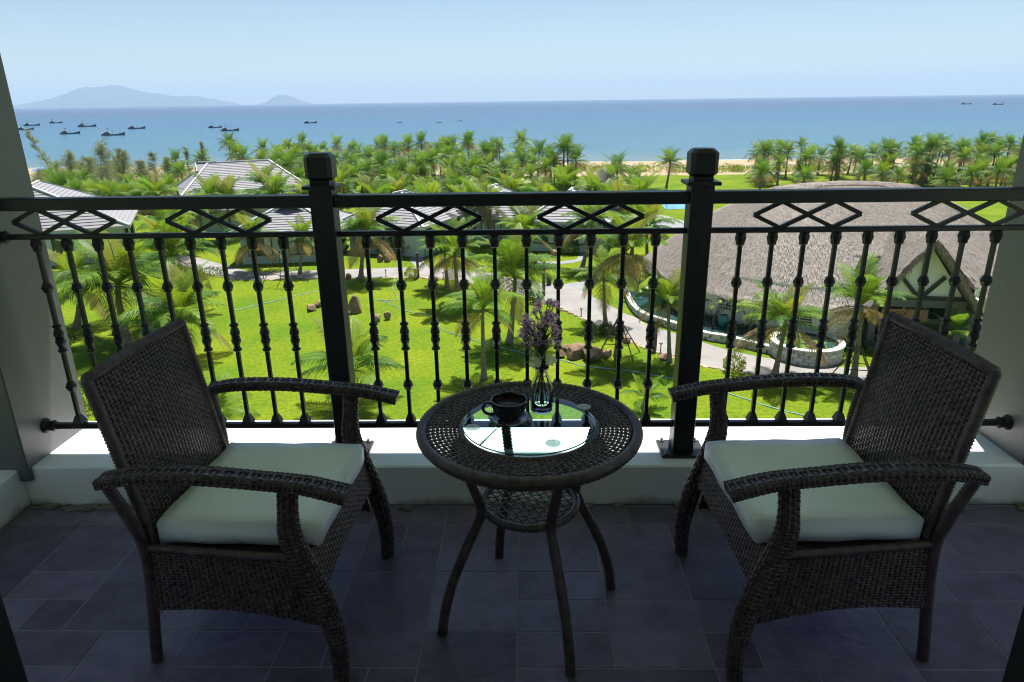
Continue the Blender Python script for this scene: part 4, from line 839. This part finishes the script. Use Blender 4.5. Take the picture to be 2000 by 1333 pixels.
# POOL, HUT, BEACH SHADES, PARASOL ---------------------------------------------
M['pool'] = mat('pool_water', (.10, .30, .42), .08, spec=.6); M['thatch'] = mat('thatch', (.20, .18, .16), .95, var=.35, vscale=3, bump=.5, bscale=12); M['straw'] = mat('straw', (.30, .23, .15), .95, var=.25, vscale=6)
sheet('pool', [(1290, 398), (1300, 390), (1350, 388), (1360, 408), (1300, 410)], .03, M['pool'])
def cone_thatch(q, r0, r1, z0, z1, n, rnd, ln=.5):
    for k in range(n):
        a = rnd.uniform(0, 6.28); f = math.sqrt(rnd.random()); r = r1+(r0-r1)*f; z = z1+(z0-z1)*f; d = Vector((math.cos(a)*(r0-r1), math.sin(a)*(r0-r1), z0-z1)).normalized(); p = Vector((r*math.cos(a), r*math.sin(a), z+.05)); s = Vector((-math.sin(a), math.cos(a), 0))*.03
        q.add([p-s, p+s, p+d*ln*rnd.uniform(.6, 1.2)+Vector((0, 0, .04))], [(0, 1, 2)])
h0 = G(1178, 405); t = thing('thatched_hut', 'small hut with a two-tier conical thatched roof beside the beach lawn', 'hut', h0)
zt = onY(1188, 327, h0.y).z; q = MB(); q.lathe([(3.3, zt*.42), (1.2, zt*.72), (.3, zt*.74)], 20); q.lathe([(1.75, zt*.70), (.2, zt), (.05, zt+.05)], 20); rr_ = random.Random(2); cone_thatch(q, 3.4, 1.1, zt*.42, zt*.73, 1200, rr_); cone_thatch(q, 1.85, .1, zt*.70, zt, 700, rr_); q.obj('roof', M['thatch'], t)
q = MB(); q.lathe([(2.4, 0), (2.4, zt*.46)], 14); q.obj('wall', M['mint'], t)
for k in range(6): q = MB(); q.tube([(2.9*math.cos(k*1.05), 2.9*math.sin(k*1.05), 0), (2.9*math.cos(k*1.05), 2.9*math.sin(k*1.05), zt*.46)], .09, 6); q.obj('post', M['wood'], t)
for x in (1042, 1080):
    g = G(x, 332); t = thing('straw_beach_shade', 'straw beach shade on a pole on the sand', 'beach shade', g, 0, 'straw beach shades'); q = MB(); q.lathe([(2.4, 1.75), (.15, 3.0), (.03, 3.1)], 16); cone_thatch(q, 2.5, .1, 1.72, 3.05, 500, rr_); q.obj('canopy', M['straw'], t); q = MB(); q.tube([(0, 0, 0), (0, 0, 2.9)], .07, 6); q.obj('pole', M['wood'], t)
M['canvas'] = mat('canvas', (.62, .54, .42), .8)
g = G(1010, 388); t = thing('parasol', 'cream square parasol in the palm grove', 'parasol', g); q = MB(); q.lathe([(2.3, 2.3), (2.32, 2.42), (.1, 3.2), (.02, 3.28)], 8); q.obj('canopy', M['canvas'], t); q = MB(); q.tube([(0, 0, 0), (0, 0, 3.2)], .04, 6); q.obj('pole', M['wood'], t)
M['blue'] = mat('blue_canvas', (.08, .18, .5), .7)
g = G(88, 352); t = thing('beach_parasol', 'small blue parasol on the beach behind the feathery trees', 'parasol', (g.x, g.y, zf(g.y))); q = MB(); q.lathe([(2.2, 1.9), (.1, 2.7), (.02, 2.75)], 10); q.obj('canopy', M['blue'], t); q = MB(); q.tube([(0, 0, 0), (0, 0, 2.7)], .04, 6); q.obj('pole', M['wood'], t)

# THATCHED HALL ------------------------------------------------------------------
HC = Vector((22.6, 50.0)); HA, HB = 13.4, 12.5; RX, RZ, EZ = 4.6, 8.35, 2.55
hall = thing('thatched_hall', 'large pale hall under a broad grey thatched roof with a gabled porch', 'hall', (HC.x, HC.y, 0))
def roofpt(th, s):
    dw = abs(((th-1.5*math.pi+math.pi) % (2*math.pi))-math.pi); k_ = max(0.0, min(1.0, (.30-dw)/.07)); s = s+(1-s)*.34*k_*k_*(3-2*k_)
    ex, ey = HA*math.cos(th), HB*math.sin(th); rx = max(-RX, min(RX, ex*.62)); e = Vector((ex, ey, EZ)); r = Vector((rx, 0, RZ-.10*(rx/RX)**2*3))
    p = e.lerp(r, s); p.z += .9*math.sin(math.pi*s)*.75*(1-.2*s)+.10*math.sin(th*9+s*4)*(1-s)*.6; return p
q = MB(); NT, NS = 72, 12
q.add([roofpt(2*math.pi*i/NT, j/NS) for i in range(NT) for j in range(NS+1)], [(i*(NS+1)+j, ((i+1) % NT)*(NS+1)+j, ((i+1) % NT)*(NS+1)+j+1, i*(NS+1)+j+1) for i in range(NT) for j in range(NS)])
q.add([tuple(roofpt(2*math.pi*i/NT, 0)-Vector((0, 0, .45))) for i in range(NT)]+[tuple(roofpt(2*math.pi*i/NT, 0)) for i in range(NT)], [(i, (i+1) % NT, NT+(i+1) % NT, NT+i) for i in range(NT)])
hroof = q.obj('roof', M['thatch'], hall, True)
M['reed'] = mat('thatch_reed', (.15, .130, .112), .9, objvar=0, col2=(.36, .325, .285), vscale=7, detail=8)
# (reeds) thin bundles lying down the slope
def reeds(name, fn, n, par, rnd, ln=(.45, .95), w=.028, lift=.09, edge=.0):
    V, F = [], []; q = MB()
    for k in range(n):
        u = rnd.random(); s = edge*rnd.random()*.02 if edge and rnd.random() < edge else rnd.random()**1.15; p = fn(u, s); d = (fn(u, s-.03)-p)
        if d.length < 1e-5: continue
        d.normalize(); nn = (fn(u+.002, s)-p).cross(fn(u, s+.02)-p); nn = nn.normalized() if nn.length > 1e-9 else Vector((0, 0, 1))
        if nn.z < 0: nn = -nn
        sd_ = d.cross(nn)*w*rnd.uniform(.6, 1.5); L = rnd.uniform(*ln); dd = d+sd_.normalized()*rnd.uniform(-.22, .22); o = nn*rnd.uniform(.01, lift)
        q.add([p+o*.3-sd_, p+o*.3+sd_, p+dd*L+o+sd_*.5, p+dd*L+o-sd_*.5], [(0, 1, 2, 3)])
    return tag(q.obj(name, M['reed'], par), kind='stuff')
rth = random.Random(8)
reeds('thatch', lambda u, s: roofpt(2*math.pi*(.46+u*.62), s), 58000, hroof, rth, (.25, .6), .015, .11, edge=.12)
q = MB(); ns = 40; pr = [roofpt(math.pi+math.pi*i/ns, .90) for i in range(ns+1)]; q.tube([tuple(p+Vector((0, 0, .05))) for p in pr], .05, 5); q.obj('ridge_seam', M['wood'], hroof)
# walls with windows
M['hallwall'] = mat('hall_wall', (.80, .82, .72), .8, var=.04, vscale=1)
q = MB(); NW = 120; q.lathe([(1, 0), (1, 3.4)], NW, cap=False); q.f = [f for i, f in enumerate(q.f) if abs((i+.5)/NW*2*math.pi-1.5*math.pi) > .245]; q.v = [(x*12.3, y*11.6, z) for x, y, z in q.v]; q.obj('wall', M['hallwall'], hall, True)
def wallpt(px, py, z):
    """angle on the oval wall seen at a pixel column"""
    best = None
    for k in range(720):
        th = math.pi+math.pi*k/720; p = Vector((HC.x+12.3*math.cos(th), HC.y+11.6*math.sin(th), z)); d = p-Vector((0, 0, CZ)); xx = 1000+FOC*d.dot(Vector(CR))/d.dot(Vector(CF))
        if best is None or abs(xx-px) < best[0]: best = (abs(xx-px), th)
    return best[1]
for px, w_, h_, nxg, nyg, z in ((1425, 1.35, 1.35, 6, 6, 1.75), (1562, 1.5, 1.1, 2, 7, 1.7)):
    th = wallpt(px, 0, z); c = Vector((12.3*math.cos(th), 11.6*math.sin(th), z)); nrm = Vector((math.cos(th)/12.3, math.sin(th)/11.6, 0)).normalized(); o = link('lattice_window', None, hall, c+nrm*.02, math.atan2(nrm.y, nrm.x)+math.pi/2)
    q = MB(); q.box((0, .0, 0), (w_, .10, h_)); q.obj('pane', M['pane'], o); q = MB()
    for i in range(nxg+1): q.box((-w_/2+w_*i/nxg, -.06, 0), (.045, .06, h_+.04))
    for i in range(nyg+1): q.box((0, -.063, -h_/2+h_*i/nyg), (w_+.04, .06, .045))
    q.obj('lattice', M['hallwall'], o)
# porch: ridge from the main roof out to a gable
PK = Vector((22.45, 37.9, 6.0)); GD = Vector((.16, .987, 0)); LT = Vector((.987, -.16, 0))
def pworld(s, back, z): return Vector((PK.x-HC.x, PK.y-HC.y, 0))+LT*s+GD*back+Vector((0, 0, z))
def porchpt(side):
    def f(u, s):                       # u along the ridge, s from eave (0) to ridge (1)
        p = pworld(side*2.9*(1-s), -.35+5.6*u, 2.55+(6.55-2.55)*s); p.z += .22*math.sin(math.pi*max(0, min(1, s))); return p
    return f
for side in (-1, 1):
    f = porchpt(side); q = MB(); n1, n2 = 10, 8
    q.add([f(i/n1, j/n2) for i in range(n1+1) for j in range(n2+1)]+[f(i/n1, j/n2)-Vector((0, 0, .35)) for i in range(n1+1) for j in range(n2+1)], [(i*(n2+1)+j, (i+1)*(n2+1)+j, (i+1)*(n2+1)+j+1, i*(n2+1)+j+1) for i in range(n1) for j in range(n2)]+[(99+i*(n2+1)+j, 99+(i+1)*(n2+1)+j, 99+(i+1)*(n2+1)+j+1, 99+i*(n2+1)+j+1) for i in range(n1) for j in range(n2)]+[(j, j+1, 99+j+1, 99+j) for j in range(n2)])
    po = q.obj('porch_roof', M['thatch'], hall, True); reeds('thatch', f, 7500, po, rth, (.3, .7), .022, .13, edge=.14)
    q = MB()
    for k in range(420):
        s = rth.random(); p = f(0, s)+Vector((0, 0, rth.uniform(-.3, .05))); d = Vector((rth.gauss(0, .25), -.3, -1)).normalized()*rth.uniform(.15, .5); w2 = LT*.02
        q.add([p-w2, p+w2, p+d], [(0, 1, 2)])
    tag(q.obj('thatch_fringe', M['straw'], po), kind='stuff')
q = MB(); n2 = 1; g0 = [pworld(-2.3, .75, 3.05), pworld(2.3, .75, 3.05), pworld(0, .75, 6.2)]; g1 = [p+GD*.12 for p in g0]; q.add(g0+g1, [(0, 1, 2), (5, 4, 3), (0, 3, 4, 1), (1, 4, 5, 2), (2, 5, 3, 0)]); q.obj('gable_wall', M['hallwall'], hall)
q = MB()
for a, c, w_ in (((-2.5, 3.0), (2.5, 3.0), .22), ((0, 3.0), (0, 6.1), .24), ((-.15, 3.1), (-1.15, 4.25), .15), ((.15, 3.1), (1.15, 4.25), .15)): q.bar(pworld(a[0], .66, a[1]), pworld(c[0], .66, c[1]), .2, w_, up=GD)
q.obj('timber_frame', M['dark'], hall)
q = MB(); q.bar(pworld(-2.5, .70, 2.68), pworld(2.5, .70, 2.68), .35, .42, up=(0, 0, 1)); q.obj('porch_beam', M['pillar'], hall)
for s in (-2.3, 2.3):
    q = MB(); p = pworld(s, .75, 1.25); q.box(p, (.4, .4, 2.5), -.16, .02); q.obj('column', M['pillar'], hall)
M['brownfloor'] = mat('porch_floor', (.10, .085, .09), .7)
q = MB()
for k in range(3): q.box(pworld(0, 2.4+.35*k, .09+.18*k), (5.2-.0*k, 5.2-.7*k, .18), -.16)
q.obj('porch_steps', M['brownfloor'], hall)
q = MB(); q.box(pworld(0, 3.9, 2.2), (6.6, .2, 4.4), -.16); q.box(pworld(-3.1, 2.2, 1.5), (.15, 3.4, 3.0), -.16); q.box(pworld(3.1, 2.2, 1.5), (.15, 3.4, 3.0), -.16); q.obj('entrance_wall', M['hallwall'], hall)
q = MB(); q.box(pworld(-.9, 3.75, 1.5), (2.4, .1, 2.2), -.16); q.obj('entrance_door', M['dark'], hall)
for s in (.95, 1.85, 2.6):
    o = link('window', None, hall, pworld(s, 3.74, 1.7), -.16); q = MB(); q.box((0, 0, 0), (.66, .05, 1.5)); q.obj('pane', M['pane'], o); q = MB(); q.box((-.36, -.02, 0), (.07, .1, 1.6)); q.box((.36, -.02, 0), (.07, .1, 1.6)); q.box((0, -.02, .78), (.79, .11, .07)); q.box((0, -.02, -.78), (.79, .11, .07)); q.obj('frame', M['dark'], o)
M['signwood'] = mat('sign_wood', (.33, .17, .08), .7, var=.25, vscale=3, stretch=(1, 1, 6)); M['ink'] = mat('sign_ink', (.05, .03, .02), .8)
sp_ = pworld(-.75, .35, 1.95); sg = thing('wooden_sign', 'brown wooden name board hanging under the porch beam of the hall', 'sign', (HC.x+sp_.x, HC.y+sp_.y, sp_.z), -.16)
q = MB(); q.box((0, 0, 0), (2.5, .08, .85), ch=.03); q.obj('board', M['signwood'], sg)
for txt, sz, xx, zz in (('NGOC', .34, -.62, .08), ('@', .30, -.28, -.30)):
    cu = bpy.data.curves.new('lettering', 'FONT'); cu.body = txt; cu.size = sz; cu.extrude = .006; cu.align_x = 'CENTER'; cu.materials.append(M['ink']); o = bpy.data.objects.new('lettering_curve', cu); COL.objects.link(o); dg = bpy.context.evaluated_depsgraph_get(); lm = bpy.data.meshes.new_from_object(o.evaluated_get(dg)); bpy.data.objects.remove(o); o = link('lettering', lm, sg); o.location = (xx+.35, -.048, zz); o.rotation_euler = (math.pi/2, 0, 0)
# planter wall ------------------------------------------------------------------
M['block'] = mat('pale_stone_block', (.42, .43, .40), .85, var=.15, vscale=3, objvar=.2); M['coping'] = mat('stone_coping', (.52, .53, .50), .8)
M['pondwater'] = mat('pond_water', (.02, .055, .055), .06, spec=.6)
bk = MB(); bk.box((0, 0, 0), (.56, .22, .20), ch=.012); BK = bk.mesh('block', M['block'])
ppx = [(1222, 560), (1228, 580), (1240, 598), (1258, 611), (1290, 622), (1324, 632), (1376, 649), (1416, 656), (1449, 664), (1485, 673), (1530, 684)]
pts = [G(x, y+14) for x, y in ppx]; cur = spline(pts, 120)
pl = tag(link('planter_wall', None), 'long curved planter wall of pale stone blocks in front of the hall', 'planter wall')
acc = 0; last = cur[0]; spots = []
for i in range(1, len(cur)):
    seg_ = np.linalg.norm(cur[i]-cur[i-1]); acc += seg_
    if acc >= .585: d = cur[i]-cur[i-1]; spots.append((cur[i], math.atan2(d[1], d[0]))); acc = 0
for row in range(2):
    for k, (p, a) in enumerate(spots):
        off = .29*row; link('block', BK, pl, (p[0]+math.cos(a)*off, p[1]+math.sin(a)*off, .105+.21*row), a)
q = MB(); q.tube([(p[0], p[1], .46) for p in cur[::4]], .01, 4)
q = MB(); L_, R2 = [], []
for i in range(0, len(cur)):
    d = cur[min(i+1, len(cur)-1)]-cur[max(i-1, 0)]; nn = np.array([-d[1], d[0], 0])/np.linalg.norm(d); L_.append(cur[i]+nn*.19); R2.append(cur[i]-nn*.16)
n = len(cur); q.add([(p[0], p[1], .50) for p in L_]+[(p[0], p[1], .50) for p in R2]+[(p[0], p[1], .42) for p in L_]+[(p[0], p[1], .42) for p in R2], [(i, n+i, n+i+1, i+1) for i in range(n-1)]+[(n+i, 3*n+i, 3*n+i+1, n+i+1) for i in range(n-1)]+[(2*n+i, i, i+1, 2*n+i+1) for i in range(n-1)]); q.obj('coping', M['coping'], pl)
q = MB(); inner = [Vector((HC.x+12.35*math.cos(t_), HC.y+11.65*math.sin(t_), .3)) for t_ in np.linspace(math.pi*1.02, math.pi*1.42, 30)]; outer_ = [Vector((p[0], p[1], .3)) for p in cur[::4]]
m_ = min(len(inner), len(outer_)); q.add([tuple(p) for p in outer_[:m_]]+[tuple(p) for p in inner[:m_]], [(i, i+1, m_+i+1, m_+i) for i in range(m_-1)]); tag(q.obj('pond_water', M['pondwater']), kind='structure')
M['urn'] = mat('teal_urn', (.04, .25, .24), .3, spec=.6)
for x, y in ((1330, 606), (1412, 634), (1290, 590), (1600, 655)):
    g = G(x, y, .4); q = MB(); q.lathe([(.18, -.1), (.30, .15), (.36, .40), (.30, .62), (.22, .68), (.26, .74), (.20, .74), (.16, .6)], 18); tag(q.obj('urn', M['urn'], None, True, (g.x, g.y, .3)), 'round teal glazed urn in the planter by the hall wall', 'urn', 'teal urns by the hall')
def frangipani(px, py, H, label, seed):
    r = random.Random(seed); t = thing('frangipani', label, 'tree', G(px, py, .3)); w = MB(); q = MB(); w.tube([(0, 0, -.3), (.03, 0, H*.4)], [.06, .05], 6)
    for k in range(9):
        a = k*2.4; e = Vector((math.cos(a)*H*.42, math.sin(a)*H*.42, H*r.uniform(.65, 1.0))); w.tube([(.03, 0, H*.35), e*.6+Vector((0, 0, H*.12)), e], [.04, .03, .02], 5)
        for m_ in range(15):
            b2 = r.uniform(0, 6.28); d = Vector((math.cos(b2), math.sin(b2), r.uniform(-.1, .8))).normalized()*r.uniform(.22, .36); s2 = d.cross(Vector((0, 0, 1))).normalized()*.055; q.add([e, e+d*.55+s2, e+d, e+d*.55-s2], [(0, 1, 2, 3)], 0.0)
    w.obj('trunk', M['bark'], t, True); q.obj('crown', M['shrub2'], t)
M['shrub2'] = leafmat('frangipani_leaf', (.09, .17, .03), (.12, .2, .03), (.2, .2, .05), .35)
frangipani(1392, 640, 2.0, 'leafy frangipani beside the lattice window of the hall', 1); frangipani(1462, 655, 2.2, 'leafy frangipani between the lattice window and the pond palm', 2); frangipani(1268, 600, 1.6, 'small frangipani at the end of the curved planter wall', 3); frangipani(1245, 575, 2.2, 'leafy frangipani at the corner of the thatched roof', 4)
q = MB(); r8 = random.Random(12)
for k in range(70):
    th = r8.uniform(math.pi*1.05, math.pi*1.47); rr = r8.uniform(1.02, 1.09); lb = leafball(26, .30, .26, .15, .18, k); q.add([(v[0]+HC.x+12.3*rr*math.cos(th), v[1]+HC.y+11.6*rr*math.sin(th), v[2]+.3) for v in lb.v], lb.f); q.t += lb.t
tag(q.obj('planter_greenery', M['shrub']), 'low dark planting along the foot of the hall wall', 'plants', kind='stuff')
# round lily pond
fb = G(1592, 716); PR = 1.85; pc = (fb.x+.15, fb.y+PR)
pond = thing('lily_pond', 'raised round pond of pale stone blocks with floating lily pads', 'pond', (pc[0], pc[1], 0)); nb = 22
for row in range(4):
    for k in range(nb):
        a = 2*math.pi*(k+.5*(row % 2))/nb; link('block', BK, pond, (PR*math.cos(a), PR*math.sin(a), .10+.205*row), a+math.pi/2, (.92, .9, 1))
q = MB(); q.lathe([(PR-.2, .82), (PR-.2, .90), (PR+.17, .90), (PR+.17, .82)], 48, cap=False); q.obj('coping', M['coping'], pond); q = MB(); q.lathe([(PR-.1, .75), (.01, .752)], 40); q.obj('water', M['pondwater'], pond)
M['pad'] = leafmat('lily_pad', (.10, .17, .03), (.16, .24, .04), (.2, .2, .05), .15); q = MB(); q.add([(0, 0, 0)]+[(.17*math.cos(.3+5.7*k/14), .17*math.sin(.3+5.7*k/14), .006) for k in range(15)], [(0, k+1, k+2) for k in range(14)], 0.0); PM = q.mesh('lily_pad', M['pad'])
for k in range(46):
    a, r = rf.uniform(0, 6.28), 1.6*math.sqrt(rf.random()); link('lily_pad', PM, pond, (r*math.cos(a), r*math.sin(a), .760+.0015*k/10), rf.uniform(0, 6.28), rf.uniform(.7, 1.3))

# BOATS ---------------------------------------------------------------------------
M['hull'] = mat('boat_hull', (.05, .065, .10), .5, objvar=.3); M['deck'] = mat('boat_deck', (.16, .11, .08), .8); M['cabin'] = mat('boat_cabin', (.26, .15, .12), .7, objvar=.35); M['white_b'] = mat('boat_white', (.6, .6, .58), .6); M['red'] = mat('flag_red', (.55, .03, .02), .7)
def hull_mesh():
    q = MB(); n = 14; rings = []
    for i in range(n+1):
        t = i/n; x = -8+16*t; w = 2.1*(math.sin(math.pi*min(1, (t*.82+.13)))**.6)*(1 if t < .6 else max(.02, 1-((t-.6)/.4)**2)); sh = .95+1.5*max(0, t-.55)**2*5+.5*max(0, .2-t)*2
        rings += [(x, 0, -.8), (x, -w*.75, -.4), (x+.5*t, -w, sh), (x+.5*t, w, sh), (x, w*.75, -.4)]
    q.add(rings, [(i*5+k, (i+1)*5+k, (i+1)*5+(k+1) % 5, i*5+(k+1) % 5) for i in range(n) for k in range(5) if k != 2]+[(4, 3, 2, 1, 0), tuple(n*5+k for k in range(5))])
    d = MB(); d.add([(rings[i*5+2][0], rings[i*5+2][1]*.96, rings[i*5+2][2]-.12) for i in range(n+1)]+[(rings[i*5+3][0], rings[i*5+3][1]*.96, rings[i*5+3][2]-.12) for i in range(n+1)], [(i, i+1, n+2+i, n+1+i) for i in range(n)])
    return q.mesh('hull', M['hull']), d.mesh('deck', M['deck'])
HM, DM = hull_mesh()
q = MB(); q.box((-4.4, 0, 1.6), (4.6, 2.6, 1.5), ch=.08); q.box((-4.0, 0, 2.75), (2.2, 2.1, .8), ch=.06); CM = q.mesh('cabin', M['cabin'])
q = MB(); q.box((-4.3, 0, 2.4), (5.4, 3.0, .12)); q.box((-4.0, 0, 3.2), (3.2, 2.6, .12)); RM = q.mesh('cabin_roof', M['white_b'])
q = MB(); [q.box((-6.2+1.1*i, sg*1.31, 1.8), (.6, .04, .6)) for i in range(4) for sg in (-1, 1)]; [q.box((-4.2+.9*i, sg*1.06, 2.8), (.5, .04, .4)) for i in range(2) for sg in (-1, 1)]; WM = q.mesh('cabin_window', M['pane'])
q = MB(); q.tube([(0, 0, .8), (0, 0, 4.4)], .09, 5); q.tube([(4.6, 0, 1), (4.6, 0, 3.6)], .07, 5); q.tube([(-2.6, 0, 3.1), (-2.6, 0, 5.2)], .06, 5); q.tube([(0, 0, 4.2), (3.6, 0, 2.6)], .05, 5); MM = q.mesh('mast', M['dark'])
q = MB(); q.add([(-2.6, .03, 5.2), (-3.7, .1, 5.15), (-3.7, -.05, 4.5), (-2.6, .03, 4.55), (-2.6, -.03, 5.2), (-3.7, .04, 5.15), (-3.7, -.11, 4.5), (-2.6, -.03, 4.55)], [(0, 1, 2, 3), (7, 6, 5, 4)]); FM = q.mesh('flag', M['red'])
rb = random.Random(6)
for k, (x, y, lpx, hd, lab, grp) in enumerate([(62, 246, 30, 0, 'dark wooden fishing boat anchored on the bay near the leaning tree', 'boats near the leaning tree'), (50, 254, 30, .1, 'dark wooden fishing boat anchored on the bay near the leaning tree', 'boats near the leaning tree'), (109, 241, 25, .05, 'small reddish fishing boat anchored farther out in the boat group', None), (137, 262, 38, 0, 'fishing boat with a reddish wheelhouse in the boat group off the feathery trees', None), (170, 248, 35, -.08, 'slim dark fishing boat behind the larger pale-roofed one', None), (221, 265, 45, 0, 'largest fishing boat of the bay with a pale canopy roof', None), (267, 252, 34, .1, 'dark fishing boat with upswept bow beside the largest one', None), (420, 250, 28, .15, 'rear one of the two fishing boats moored side by side', None), (449, 256, 37, 0, 'front one of the two fishing boats moored side by side', None), (606, 241, 27, .05, 'lone boxy blue-hulled boat off the palm grove', None)]):
    g = G(x, y, SEA); mpp = (g-Vector((0, 0, CZ))).dot(Vector(CF))/FOC; sc = .92*lpx*mpp/16.5; t = thing('fishing_boat', lab, 'boat', g, hd+.4, grp); t.rotation_euler = (rb.uniform(-.02, .02), 0, -math.atan2(g.x, g.y)+hd); t.scale = (sc, sc, sc)
    for nm, me in (('hull', HM), ('deck', DM), ('cabin', CM), ('cabin_roof', RM), ('cabin_window', WM), ('mast', MM), ('flag', FM)): link(nm, me, t)
for k, (x, y, lpx, big) in enumerate([(780, 240, 11, 0), (858, 240, 11, 0), (896, 237, 12, 0), (908, 239, 5, 0), (975, 237, 4, 0), (390, 264, 5, 0), (1887, 204, 17, 1), (1949, 205, 18, 1)]):
    g = G(x, y, SEA); mpp = (g-Vector((0, 0, CZ))).dot(Vector(CF))/FOC; sc = lpx*mpp/16.5; t = thing('trawler' if big else 'skiff', 'dark trawler far out near the horizon over the thatched hall' if big else 'tiny open skiff far out on the bay beyond the palm grove', 'boat', g, 0, 'distant trawlers' if big else 'distant skiffs'); t.rotation_euler = (0, 0, -math.atan2(g.x, g.y)); t.scale = (sc,)*3
    for nm, me in (('hull', HM), ('deck', DM))+((('cabin', CM), ('mast', MM)) if big else ()): link(nm, me, t)

# HAZE ------------------------------------------------------------------------------
hb = MB(); hb.box((0, 15900, 347), (46000, 32400, 714)); hz = hb.mesh('haze'); hm = bpy.data.materials.new('haze_air'); hm.use_nodes = True; nt = hm.node_tree
nt.nodes.remove(nt.nodes['Principled BSDF']); pv = nt.nodes.new('ShaderNodeVolumePrincipled'); pv.inputs['Color'].default_value = (.52, .73, 1, 1); pv.inputs['Density'].default_value = 6.6e-5
nt.links.new(pv.outputs[0], nt.nodes['Material Output'].inputs['Volume']); hz.materials.append(hm); tag(link('haze', hz), 'thin bluish sea haze over the bay and garden', 'haze', kind='stuff')
